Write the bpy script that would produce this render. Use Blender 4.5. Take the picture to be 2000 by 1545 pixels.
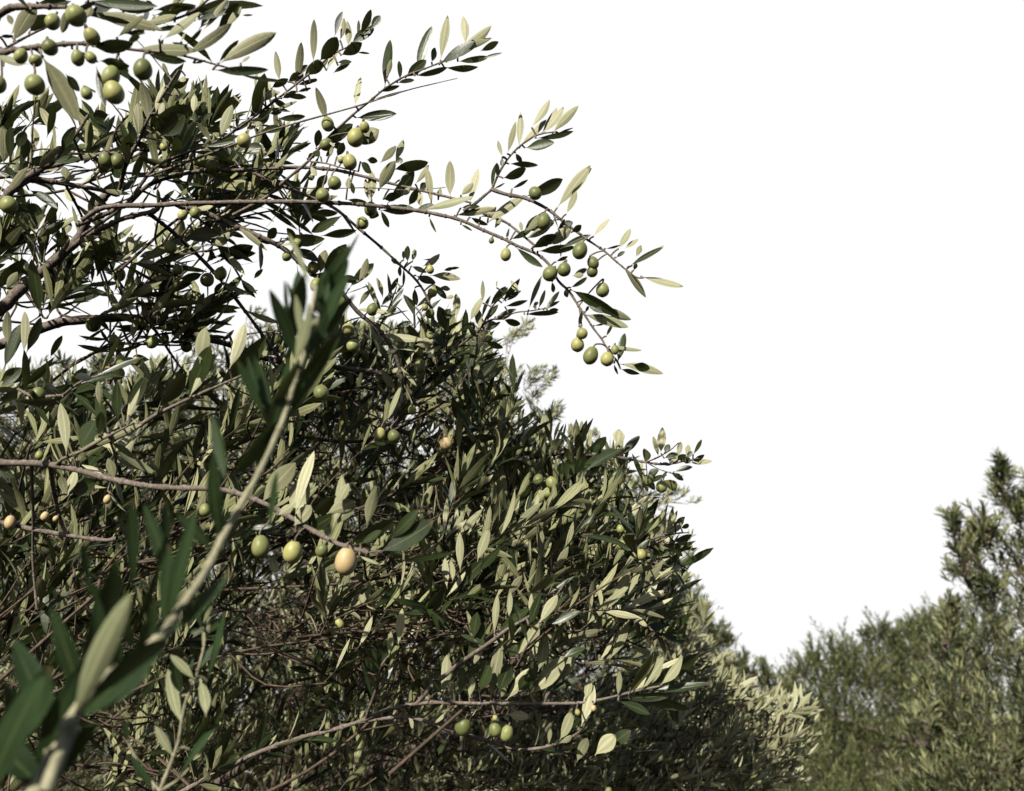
import bpy, bmesh, math, random
import numpy as np
from mathutils import Vector

# ------------------------------------------------------------------ camera, sky, sun, exposure
SC = bpy.context.scene
for o in list(bpy.data.objects):
    bpy.data.objects.remove(o, do_unlink=True)
rad = math.radians
CAM = np.array([0.0, 0.0, 1.6])
PITCH = rad(20.0)
FPX = 1732.0                       # focal length in pixels of the 2000 px wide photograph
cam_d = bpy.data.cameras.new('camera')
cam = bpy.data.objects.new('camera', cam_d)
SC.collection.objects.link(cam)
cam.location = CAM
cam.rotation_euler = (rad(90) + PITCH, 0, 0)
cam_d.sensor_width = 36.0
cam_d.lens = 36.0 * FPX / 2000.0
cam_d.clip_start = 0.02
cam_d.clip_end = 2000.0
cam_d.dof.use_dof = True
cam_d.dof.focus_distance = 1.12
cam_d.dof.aperture_fstop = 7.5
SC.camera = cam

SUN_EL, SUN_AZ = rad(30), rad(25)   # azimuth: to the left of straight behind the camera
SUNV = np.array([-math.sin(SUN_AZ)*math.cos(SUN_EL), -math.cos(SUN_AZ)*math.cos(SUN_EL), math.sin(SUN_EL)])
sun_d = bpy.data.lights.new('sun', 'SUN')
sun_d.energy = 5.0
sun_d.angle = rad(0.5)
sun_d.color = (1.0, 0.95, 0.85)
sun = bpy.data.objects.new('sun', sun_d)
SC.collection.objects.link(sun)
sun.rotation_euler = Vector(SUNV).to_track_quat('Z', 'Y').to_euler()
sun.location = (-3, -6, 8)

W = bpy.data.worlds.new('World')
SC.world = W
W.use_nodes = True
nt = W.node_tree
for n in list(nt.nodes):
    nt.nodes.remove(n)
def wn(t, **k):
    n = nt.nodes.new(t)
    for a, b in k.items():
        setattr(n, a, b)
    return n
sky = wn('ShaderNodeTexSky', sky_type='NISHITA', sun_disc=False)
sky.sun_elevation = SUN_EL
sky.sun_rotation = math.pi + SUN_AZ
bg_blue = wn('ShaderNodeBackground'); bg_blue.inputs['Strength'].default_value = 0.05
nt.links.new(sky.outputs[0], bg_blue.inputs['Color'])
# glaring white sky over the far side of the grove, clear blue behind and overhead
bg_white = wn('ShaderNodeBackground'); bg_white.inputs['Color'].default_value = (1, 1, 1, 1)
bg_white.inputs['Strength'].default_value = 0.80
tc = wn('ShaderNodeTexCoord')
sp = wn('ShaderNodeVectorMath', operation='DOT_PRODUCT')
nt.links.new(tc.outputs['Generated'], sp.inputs[0])
sp.inputs[1].default_value = (0, math.cos(rad(24)), math.sin(rad(24)))
mr = wn('ShaderNodeMapRange', interpolation_type='SMOOTHSTEP')
mr.inputs['From Min'].default_value = 0.68
mr.inputs['From Max'].default_value = 0.79
nt.links.new(sp.outputs['Value'], mr.inputs['Value'])
mx = wn('ShaderNodeMixShader')
nt.links.new(mr.outputs[0], mx.inputs[0])
nt.links.new(bg_blue.outputs[0], mx.inputs[1])
nt.links.new(bg_white.outputs[0], mx.inputs[2])
wo = wn('ShaderNodeOutputWorld')
nt.links.new(mx.outputs[0], wo.inputs[0])

SC.view_settings.view_transform = 'Standard'
SC.view_settings.look = 'None'
SC.view_settings.exposure = 0.35
SC.view_settings.gamma = 1.0
SC.render.resolution_x, SC.render.resolution_y = 1024, 791
SC.cycles.max_bounces = 5
SC.cycles.diffuse_bounces = 0
SC.cycles.transparent_max_bounces = 4

# ------------------------------------------------------------------ helpers
rng = np.random.default_rng(11)
RGT = np.array([1.0, 0, 0])
FWD = np.array([0, math.cos(PITCH), math.sin(PITCH)])
UPC = np.array([0, -math.sin(PITCH), math.cos(PITCH)])
ZUP = np.array([0, 0, 1.0])

def P(px, py, d):
    px, py, d = np.asarray(px, float), np.asarray(py, float), np.asarray(d, float)
    a = ((px - 1000) / FPX * d)[..., None]
    b = (-(py - 772.5) / FPX * d)[..., None]
    return CAM + a*RGT + b*UPC + d[..., None]*FWD

def PROJ(p):
    q = p - CAM
    d = q @ FWD
    return 1000 + (q @ RGT)/d*FPX, 772.5 - (q @ UPC)/d*FPX, d

def nrm(v):
    return v / np.maximum(np.linalg.norm(v, axis=-1, keepdims=True), 1e-9)

def tag(o, label=None, cat=None, group=None, kind=None):
    if label: o['label'] = label
    if cat: o['category'] = cat
    if group: o['group'] = group
    if kind: o['kind'] = kind
    return o

def empty(name, loc):
    o = bpy.data.objects.new(name, None)
    SC.collection.objects.link(o)
    o.location = loc
    o.empty_display_size = 0.2
    return o

def link(name, me, parent):
    o = bpy.data.objects.new(name, me)
    SC.collection.objects.link(o)
    if parent is not None:
        o.parent = parent
        r = parent
        off = Vector((0, 0, 0))
        while r is not None:
            off += Vector(r.location); r = r.parent
        o.location = -off
    return o

class Buf:
    """collects quads; one mesh object comes out"""
    def __init__(self):
        self.v, self.q, self.uv, self.r, self.n = [], [], [], [], 0
    def add(self, v, q, uv=None, r=None):
        v = v.reshape(-1, 3)
        self.v.append(v)
        self.q.append(q.reshape(-1, 4) + self.n)
        self.uv.append(np.zeros((len(v), 2)) if uv is None else uv.reshape(-1, 2))
        self.r.append(np.zeros(len(v)) if r is None else r.reshape(-1))
        self.n += len(v)
    def build(self, name, mat, parent):
        if not self.n:
            return None
        v = np.concatenate(self.v).astype(np.float32)
        q = np.concatenate(self.q).astype(np.int32)
        uv = np.concatenate(self.uv).astype(np.float32)
        r = np.concatenate(self.r).astype(np.float32)
        me = bpy.data.meshes.new(name)
        me.vertices.add(len(v)); me.vertices.foreach_set('co', v.ravel())
        me.loops.add(q.size); me.loops.foreach_set('vertex_index', q.ravel())
        me.polygons.add(len(q))
        me.polygons.foreach_set('loop_start', np.arange(0, q.size, 4, dtype=np.int32))
        me.polygons.foreach_set('loop_total', np.full(len(q), 4, dtype=np.int32))
        me.polygons.foreach_set('use_smooth', np.ones(len(q), dtype=bool))
        u = me.uv_layers.new(name='UVMap')
        u.data.foreach_set('uv', uv[q.ravel()].ravel())
        a = me.attributes.new('rnd', 'FLOAT', 'POINT')
        a.data.foreach_set('value', r)
        me.update()
        me.materials.append(mat)
        return link(name, me, parent)

# leaf templates: rows along the blade, three columns across
LOD = {
    'hero': (np.array([0, .05, .10, .2, .32, .46, .6, .73, .85, .94, 1.0]),
             np.array([.055, .055, .11, .42, .74, .95, 1.0, .90, .66, .36, .03])),
    'near': (np.array([0, .07, .2, .4, .62, .83, 1.0]),
             np.array([.055, .07, .46, .90, 1.0, .66, .03])),
    'mid':  (np.array([0, .12, .38, .72, 1.0]),
             np.array([.06, .2, .95, .8, .03])),
    'far':  (np.array([0, .45, 1.0]), np.array([.12, 1.0, .06])),
}
def leaves_geo(base, t, n, L, Wd, lod, r, curv=None, fold=None):
    S, PW = LOD[lod]
    cols = np.array([-1., 0, 1]) if lod != 'far' else np.array([-1., 1])
    N, R, Cn = len(base), len(S), len(cols)
    t = nrm(t); n = nrm(n - (n*t).sum(-1, keepdims=True)*t)
    b = np.cross(t, n)
    if curv is None: curv = r_(N, -.12, .30)
    if fold is None: fold = r_(N, .05, .38)
    side = r_(N, -.15, .15)
    tw = r_(N, -.5, .5)
    s = S[None, :, None]; x = cols[None, None, :]
    w = PW[None, :, None]
    Lb = L[:, None, None]; Wb = Wd[:, None, None]/2
    wave = 1 + .05*np.sin(9*s + 20*r[:, None, None])
    lat = x*w*Wb*wave
    ang = tw[:, None, None]*(s - .3)
    al = s*Lb + 0*x
    nn = -curv[:, None, None]*Lb*s*s + fold[:, None, None]*np.abs(lat) + lat*np.sin(ang)
    bb = lat*np.cos(ang) + side[:, None, None]*Lb*s*s
    v = base[:, None, None, :] + al[..., None]*t[:, None, None, :] + nn[..., None]*n[:, None, None, :] + bb[..., None]*b[:, None, None, :]
    idx = np.arange(N*R*Cn).reshape(N, R, Cn)
    # front side of the quads is the upper side of the leaf
    q = np.stack([idx[:, :-1, :-1], idx[:, :-1, 1:], idx[:, 1:, 1:], idx[:, 1:, :-1]], -1)
    uv = np.stack(np.broadcast_arrays((x*.5+.5)+0*s, s+0*x), -1)
    uv = np.broadcast_to(uv.reshape(1, R, Cn, 2), (N, R, Cn, 2))
    rr = np.broadcast_to(r[:, None, None], (N, R, Cn))
    return v.reshape(-1, 3), q, uv.reshape(-1, 2), rr.reshape(-1)
def r_(N, a, b):
    return rng.uniform(a, b, N)

def tube(buf, pts, rad_, sides=6, r=None, uvl=0.0):
    pts = np.asarray(pts, float); K = len(pts)
    rad_ = np.broadcast_to(np.asarray(rad_, float), (K,))
    t = nrm(np.gradient(pts, axis=0))
    ref = np.array([.31, .12, .94]) if abs(t[0, 2]) < .9 else np.array([1., .1, 0])
    u = nrm(np.cross(t, ref)); w = np.cross(t, u)
    a = np.linspace(0, 2*np.pi, sides, endpoint=False)
    ring = np.cos(a)[None, :, None]*u[:, None] + np.sin(a)[None, :, None]*w[:, None]
    v = pts[:, None] + ring*rad_[:, None, None]
    idx = np.arange(K*sides).reshape(K, sides)
    nx = np.roll(idx, -1, 1)
    q = np.stack([idx[:-1], nx[:-1], nx[1:], idx[1:]], -1)
    d = np.concatenate([[0], np.cumsum(np.linalg.norm(np.diff(pts, axis=0), axis=1))])
    uv = np.stack(np.broadcast_arrays((a/6.283)[None, :], d[:, None]), -1)
    buf.add(v, q, uv, np.full(K*sides, rng.random() if r is None else r))

def smooth(pts, step=None, k=4):
    """Catmull-Rom through the points"""
    p = np.asarray(pts, float)
    if len(p) < 3:
        return np.linspace(p[0], p[-1], 6) if len(p) == 2 else p
    e = np.vstack([2*p[0]-p[1], p, 2*p[-1]-p[-2]])
    out = []
    for i in range(1, len(e)-2):
        for u in np.linspace(0, 1, k, endpoint=False):
            a, b, c, d = e[i-1], e[i], e[i+1], e[i+2]
            out.append(.5*((2*b)+(-a+c)*u+(2*a-5*b+4*c-d)*u*u+(-a+3*b-3*c+d)*u**3))
    out.append(p[-1])
    return np.array(out)

# ------------------------------------------------------------------ materials
def mat_new(name):
    m = bpy.data.materials.new(name); m.use_nodes = True
    t = m.node_tree
    for n in list(t.nodes): t.nodes.remove(n)
    return m, t
def N(t, typ, ins=None, **k):
    n = t.nodes.new(typ)
    for a, b in k.items(): setattr(n, a, b)
    for a, b in (ins or {}).items():
        if hasattr(b, 'node') and hasattr(b, 'is_linked'): t.links.new(b, n.inputs[a])
        else: n.inputs[a].default_value = b
    return n
def mixc(t, fac, a, b, mode='MIX'):
    n = t.nodes.new('ShaderNodeMix'); n.data_type = 'RGBA'; n.blend_type = mode
    for i, v in ((0, fac), (6, a), (7, b)):
        if hasattr(v, 'node'): t.links.new(v, n.inputs[i])
        else: n.inputs[i].default_value = v if i == 0 else (*v, 1)
    return n.outputs[2]
def ramp(t, fac, pts):
    n = t.nodes.new('ShaderNodeValToRGB'); t.links.new(fac, n.inputs[0])
    e = n.color_ramp.elements
    while len(e) < len(pts): e.new(.5)
    for x, (p, c) in zip(e, pts): x.position = p; x.color = (*c, 1)
    return n.outputs[0]
def mval(t, op, a, b=0.0, c=None):
    n = t.nodes.new('ShaderNodeMath'); n.operation = op
    for i, v in enumerate((a, b) if c is None else (a, b, c)):
        if hasattr(v, 'node'): t.links.new(v, n.inputs[i])
        else: n.inputs[i].default_value = v
    return n.outputs[0]

def leaf_mat(name, top, top2, und, und2, trans=.10, rough=(.36, .58), spec=.38):
    m, t = mat_new(name)
    geo = N(t, 'ShaderNodeNewGeometry')
    at = N(t, 'ShaderNodeAttribute', attribute_name='rnd')
    uv = N(t, 'ShaderNodeUVMap', uv_map='UVMap')
    s = N(t, 'ShaderNodeSeparateXYZ', {0: uv.outputs[0]})
    rv = at.outputs['Fac']
    across = mval(t, 'ABSOLUTE', mval(t, 'SUBTRACT', s.outputs[0], .5))
    rib = N(t, 'ShaderNodeMapRange', {'Value': across, 'From Min': .015, 'From Max': .06, 'To Min': 1.0, 'To Max': 0.0}).outputs[0]
    tco = N(t, 'ShaderNodeTexCoord')
    noi = N(t, 'ShaderNodeTexNoise', {'Vector': tco.outputs['Object'], 'Scale': 240.0, 'Detail': 3.0})
    noi2 = N(t, 'ShaderNodeTexNoise', {'Vector': tco.outputs['Object'], 'Scale': 38.0, 'Detail': 2.0})
    ctop = mixc(t, rv, top, top2)
    ctop = mixc(t, mval(t, 'MULTIPLY', rib, .45), ctop, (.16, .19, .07))
    ctop = mixc(t, N(t, 'ShaderNodeMapRange', {'Value': noi2.outputs[0], 'From Min': .35, 'From Max': .75}).outputs[0], ctop, tuple(x*1.5 for x in top2))
    cu = mixc(t, rv, und, und2)
    cu = mixc(t, mval(t, 'MULTIPLY', rib, .7), cu, (.52, .50, .30))
    # the blade edge and the strip beside the midrib are a little darker underneath
    strip = N(t, 'ShaderNodeMapRange', {'Value': mval(t, 'ABSOLUTE', mval(t, 'SUBTRACT', across, .22)), 'From Min': .04, 'From Max': .14, 'To Min': .60, 'To Max': 0.0}).outputs[0]
    cu = mixc(t, strip, cu, tuple(x*.55 for x in und))
    cu = mixc(t, N(t, 'ShaderNodeMapRange', {'Value': noi.outputs[0], 'From Min': .5, 'From Max': .8, 'To Max': .45}).outputs[0], cu, tuple(x*.6 for x in und))
    col = mixc(t, geo.outputs['Backfacing'], ctop, cu)
    # a few yellowing leaves, browned tips on some
    yel = N(t, 'ShaderNodeMapRange', {'Value': rv, 'From Min': .988, 'From Max': .991}).outputs[0]
    col = mixc(t, mval(t, 'MULTIPLY', yel, .6), col, (.27, .26, .09))
    tip = N(t, 'ShaderNodeMapRange', {'Value': s.outputs[1], 'From Min': .9, 'From Max': .97}).outputs[0]
    tip = mval(t, 'MULTIPLY', tip, mval(t, 'GREATER_THAN', mval(t, 'FRACT', mval(t, 'MULTIPLY', rv, 17.3)), .72))
    col = mixc(t, mval(t, 'MULTIPLY', tip, .75), col, (.09, .06, .03))
    rg = mval(t, 'ADD', mval(t, 'MULTIPLY', geo.outputs['Backfacing'], rough[1]-rough[0]), rough[0])
    bmp = N(t, 'ShaderNodeBump', {'Strength': .25, 'Distance': .0006, 'Height': mval(t, 'ADD', noi.outputs[0], mval(t, 'MULTIPLY', rib, 1.2))})
    pr = N(t, 'ShaderNodeBsdfPrincipled', {'Base Color': col, 'Roughness': rg, 'Normal': bmp.outputs[0]})
    pr.inputs['Specular IOR Level'].default_value = spec
    tr = N(t, 'ShaderNodeBsdfTranslucent', {'Color': (.30, .36, .07, 1)})
    mxs = N(t, 'ShaderNodeMixShader', {0: trans})
    t.links.new(pr.outputs[0], mxs.inputs[1]); t.links.new(tr.outputs[0], mxs.inputs[2])
    o = N(t, 'ShaderNodeOutputMaterial'); t.links.new(mxs.outputs[0], o.inputs[0])
    return m
M_LEAF = leaf_mat('olive_leaf', (.010, .017, .006), (.026, .038, .012), (.50, .485, .30), (.25, .265, .14), .04)
M_LEAF_IN = leaf_mat('olive_leaf_inner_shade', (.008, .014, .004), (.020, .031, .009), (.36, .36, .19), (.17, .19, .08), .03, (.42, .62), .25)  # darker, greener leaf copy; shade inside the crown is put into its colour
M_LEAF_FG = leaf_mat('olive_leaf_shoot', (.012, .022, .008), (.022, .042, .016), (.36, .37, .22), (.24, .27, .14), .05, (.45, .6), .2)
M_LEAF2 = leaf_mat('olive_leaf_silver', (.012, .020, .008), (.032, .045, .018), (.44, .44, .25), (.19, .21, .10), .04)
M_LEAFF = leaf_mat('olive_leaf_distant', (.018, .030, .008), (.052, .072, .018), (.27, .29, .115), (.11, .13, .042), .05)

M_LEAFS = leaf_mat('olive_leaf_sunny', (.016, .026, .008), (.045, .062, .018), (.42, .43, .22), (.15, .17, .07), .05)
def bark_mat(name, a, b, scale=90.0):
    m, t = mat_new(name)
    tco = N(t, 'ShaderNodeTexCoord')
    mp = N(t, 'ShaderNodeMapping', {'Vector': tco.outputs['Object'], 'Scale': (1, 1, .6)})
    n1 = N(t, 'ShaderNodeTexNoise', {'Vector': mp.outputs[0], 'Scale': scale, 'Detail': 6.0, 'Roughness': .65})
    n2 = N(t, 'ShaderNodeTexNoise', {'Vector': mp.outputs[0], 'Scale': scale*.12, 'Detail': 2.0})
    c = ramp(t, n1.outputs[0], [(.3, tuple(x*.45 for x in a)), (.52, a), (.75, b)])
    c = mixc(t, N(t, 'ShaderNodeMapRange', {'Value': n2.outputs[0], 'From Min': .4, 'From Max': .7, 'To Max': .6}).outputs[0], c, tuple(x*.6 for x in a))
    bp = N(t, 'ShaderNodeBump', {'Strength': .7, 'Distance': .002, 'Height': n1.outputs[0]})
    pr = N(t, 'ShaderNodeBsdfPrincipled', {'Base Color': c, 'Roughness': .8, 'Normal': bp.outputs[0]})
    pr.inputs['Specular IOR Level'].default_value = .25
    o = N(t, 'ShaderNodeOutputMaterial'); t.links.new(pr.outputs[0], o.inputs[0])
    return m
M_BARK = bark_mat('olive_twig_bark', (.21, .17, .14), (.37, .315, .265), 260)
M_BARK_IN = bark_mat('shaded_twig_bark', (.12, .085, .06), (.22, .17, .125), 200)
M_TRUNK = bark_mat('olive_trunk_bark', (.16, .13, .10), (.30, .26, .21), 24)
M_STEM = bark_mat('young_stem', (.36, .34, .22), (.52, .47, .33), 200)

def olive_mat(name, a, b, blush=None):
    m, t = mat_new(name)
    tco = N(t, 'ShaderNodeTexCoord')
    oi = N(t, 'ShaderNodeObjectInfo')
    n2 = N(t, 'ShaderNodeTexNoise', {'Vector': tco.outputs['Generated'], 'Scale': 2.2, 'Detail': 3.0})
    vo = N(t, 'ShaderNodeTexVoronoi', {'Vector': tco.outputs['Generated'], 'Scale': 22.0})
    spk = N(t, 'ShaderNodeMapRange', {'Value': vo.outputs[0], 'From Min': .08, 'From Max': .2, 'To Min': .75, 'To Max': 0.0}).outputs[0]
    c = mixc(t, N(t, 'ShaderNodeMapRange', {'Value': n2.outputs[0], 'From Min': .35, 'From Max': .65}).outputs[0], a, b)
    c = mixc(t, mval(t, 'MULTIPLY', oi.outputs['Random'], .5), c, tuple(x*.6 for x in a))
    c = mixc(t, spk, c, (.5, .5, .26))
    blot = N(t, 'ShaderNodeTexNoise', {'Vector': tco.outputs['Generated'], 'Scale': 7.0, 'Detail': 4.0})
    c = mixc(t, N(t, 'ShaderNodeMapRange', {'Value': blot.outputs[0], 'From Min': .68, 'From Max': .76, 'To Max': .6}).outputs[0], c, (.14, .09, .04))
    bp = N(t, 'ShaderNodeBump', {'Strength': .15, 'Distance': .0004, 'Height': blot.outputs[0]})
    pr = N(t, 'ShaderNodeBsdfPrincipled', {'Base Color': c, 'Roughness': .46, 'Normal': bp.outputs[0]})
    pr.inputs['Specular IOR Level'].default_value = .4
    pr.inputs['Subsurface Weight'].default_value = .0
    o = N(t, 'ShaderNodeOutputMaterial'); t.links.new(pr.outputs[0], o.inputs[0])
    return m
M_OL = {'g': olive_mat('green_olive', (.25, .275, .09), (.35, .36, .14)),
        'y': olive_mat('yellow_green_olive', (.36, .355, .12), (.46, .43, .17)),
        'o': olive_mat('ripening_olive', (.56, .40, .19), (.62, .48, .27)),
        'd': olive_mat('shaded_olive', (.15, .17, .055), (.21, .225, .08))}  # olives standing in shade, the shade put into a darker green
OL_MESH = {}
for k_, mm_ in M_OL.items():
    for vi in range(3):
        bm = bmesh.new()
        bmesh.ops.create_uvsphere(bm, u_segments=20, v_segments=14, radius=1.0)
        el = (1.12, 1.22, 1.3)[vi]
        for v in bm.verts:
            x, y, z = v.co
            f = 1 - .10*z                       # fuller towards the stalk end
            x *= f; y *= f
            z *= el
            if z < -.9*el: z -= .05*((-z/el) - .9)*10
            if z > .93*el: z -= .10*((z/el) - .93)*14
            v.co = (x*(1+.02*math.sin(vi+3*y)), y, z)
        for f in bm.faces: f.smooth = True
        me = bpy.data.meshes.new('olive'); bm.to_mesh(me); bm.free()
        me.materials.append(mm_)
        OL_MESH[k_, vi] = me

# ------------------------------------------------------------------ ground
gm, t = mat_new('grove_ground')
tco = N(t, 'ShaderNodeTexCoord')
a_ = N(t, 'ShaderNodeTexNoise', {'Vector': tco.outputs['Object'], 'Scale': .8, 'Detail': 8.0})
b_ = N(t, 'ShaderNodeTexNoise', {'Vector': tco.outputs['Object'], 'Scale': 14.0, 'Detail': 8.0, 'Roughness': .7})
c_ = ramp(t, a_.outputs[0], [(.35, (.17, .12, .07)), (.5, (.22, .17, .10)), (.65, (.10, .12, .045))])
c_ = mixc(t, b_.outputs[0], c_, (.08, .06, .04), 'MIX')
bp = N(t, 'ShaderNodeBump', {'Strength': .8, 'Distance': .03, 'Height': b_.outputs[0]})
pr = N(t, 'ShaderNodeBsdfPrincipled', {'Base Color': c_, 'Roughness': .95, 'Normal': bp.outputs[0]})
o_ = N(t, 'ShaderNodeOutputMaterial'); t.links.new(pr.outputs[0], o_.inputs[0])
gx = np.concatenate([-np.geomspace(600, 3, 24), np.linspace(-2.5, 2.5, 11), np.geomspace(3, 600, 24)])
GX, GY = np.meshgrid(gx, gx)
def ground_z(x, y):
    return .05*np.sin(x*.7)*np.cos(y*.9) + .02*np.sin(x*2.3+y)
GZ = ground_z(GX, GY)
gb = Buf(); n_ = len(gx); ii = np.arange(n_*n_).reshape(n_, n_)
gb.add(np.stack([GX, GY, GZ], -1), np.stack([ii[:-1, :-1], ii[:-1, 1:], ii[1:, 1:], ii[1:, :-1]], -1))
tag(gb.build('ground', gm, None), kind='structure')

# ------------------------------------------------------------------ sprigs (grown shoots with opposite leaf pairs)
def sprig_local(lod, nodes, leaf, wr, seed, spread=1.0):
    """local sprig: axis +Z of length 1 -> axis points, leaf arrays (metres when scaled by length ln)"""
    g = np.random.default_rng(seed)
    K = nodes
    bend = g.uniform(-.28, .28, 2)
    def ax(s): return np.stack([bend[0]*s*s, bend[1]*s*s, s], -1)
    s = np.linspace(.12, .97, K) + g.uniform(-.02, .02, K)
    ph0 = g.uniform(0, 6.28)
    B, T, Nn, L, R = [], [], [], [], []
    for i in range(K):
        for side in (0, 1):
            if g.random() < .10: continue
            ph = ph0 + i*math.pi/2 + side*math.pi + g.normal(0, .35)
            th = (rad(56) - rad(30)*s[i])*spread + g.normal(0, .22)
            radv = np.array([math.cos(ph), math.sin(ph), 0])
            tdir = radv*math.sin(th) + np.array([0, 0, 1.])*math.cos(th)
            ndir = -radv*math.cos(th) + np.array([0, 0, 1.])*math.sin(th)
            b = np.cross(tdir, ndir); ro = g.normal(0, .45)
            ndir = ndir*math.cos(ro) + b*math.sin(ro)
            B.append(ax(s[i])); T.append(tdir); Nn.append(ndir)
            L.append(leaf*g.uniform(.7, 1.12)*(1 - .35*max(0, s[i]-.75)/.25)*(.8+.2*min(1, s[i]*3)))
            R.append(g.random())
    B.append(ax(1.0)); T.append(nrm(np.array([bend[0], bend[1], 1.]))); Nn.append(np.array([1., 0, 0])); L.append(leaf*.6); R.append(g.random())
    B, T, Nn, L, R = map(np.array, (B, T, Nn, L, R))
    return dict(ax=ax(np.linspace(0, 1, 5)), B=B, T=T, N=Nn, L=L, R=R, wr=wr, lod=lod)

def frames(d, roll):
    d = nrm(d)
    ref = np.where(np.abs(d[:, 2:3]) < .95, ZUP, RGT)
    u = nrm(np.cross(ref, d)); w = np.cross(d, u)
    c, s = np.cos(roll)[:, None], np.sin(roll)[:, None]
    return u*c + w*s, -u*s + w*c, d

def place_sprigs(LB, WB, variants, base, d, ln, scale=None, wood_r=.0011, sides=3, up=.25, nb=(0, .28, .18)):
    """LB leaf buffer, WB wood buffer; ln = axis lengths"""
    Nn = len(base)
    if Nn == 0: return
    scale = np.ones(Nn) if scale is None else scale
    roll = r_(Nn, 0, 6.28)
    pick = rng.integers(0, len(variants), Nn)
    U, V, D = frames(d, roll)
    for k, va in enumerate(variants):
        m = np.where(pick == k)[0]
        if not len(m): continue
        Fm = np.stack([U[m], V[m], D[m]], 1)            # rows are local axes
        toW = lambda a: np.einsum('kc,ncx->nkx', a, Fm)
        b = base[m][:, None] + toW(va['B'])*ln[m][:, None, None]
        tdir = toW(va['T']) + up*ZUP
        ndir = toW(va['N']) + np.array(nb)
        nl = va['B'].shape[0]
        L = (va['L'][None]*scale[m][:, None]*r_(len(m)*nl, .85, 1.15).reshape(len(m), nl)).ravel()
        rr = (va['R'][None] + r_(len(m)*nl, 0, 1).reshape(len(m), nl)).ravel() % 1.0
        LB.add(*leaves_geo(b.reshape(-1, 3), tdir.reshape(-1, 3), ndir.reshape(-1, 3), L, L*va['wr']*r_(len(L), .8, 1.2), va['lod'], rr))
        if WB is not None:
            a = base[m][:, None] + toW(va['ax'])*ln[m][:, None, None]
            for q in range(len(m)):
                tube(WB, a[q], np.linspace(wood_r, wood_r*.45, a.shape[1])*scale[m][q], sides)

VAR_NEAR = [sprig_local('near', 9, .062, .175, 100+i) for i in range(14)]
VAR_MID = [sprig_local('mid', 10, .056, .17, 200+i) for i in range(12)]
VAR_FAR = [sprig_local('far', 9, .062, .20, 300+i, .95) for i in range(10)]

# ------------------------------------------------------------------ traced branches of the near tree
# every branch: wood polylines (photo px, depth in m, radius in mm), leaves traced in the photo, olives
REG = {'A': (600, 0, 5), 'B': (950, 180, 5), 'C': (950, 450, 5), 'D': (600, 230, 5), 'E': (700, 450, 5), 'F': (1030, 800, 5),
       'G': (250, 0, 5), 'H': (0, 0, 6.66), 'I': (0, 1000, 3.333), 'J': (400, 450, 4), 'K': (700, 1159, 3.333), 'L': (350, 950, 3.333),
       'M': (0, 0, 2.857), 'N': (0, 500, 2.857), 'P': (0, 0, 1)}

def wood3(line):
    a = np.array(line[0], float); d0, d1, r0, r1 = line[1:5]
    k = len(a); dd = np.linspace(d0, d1, k)
    p = smooth(P(a[:, 0], a[:, 1], dd))
    # slight natural irregularity
    nn = len(p)
    rr = np.linspace(r0, r1, nn)*.00088*(1 + .10*np.sin(np.arange(nn)*1.7 + a[0, 0]) + r_(nn, -.05, .05))
    return p, rr

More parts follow.
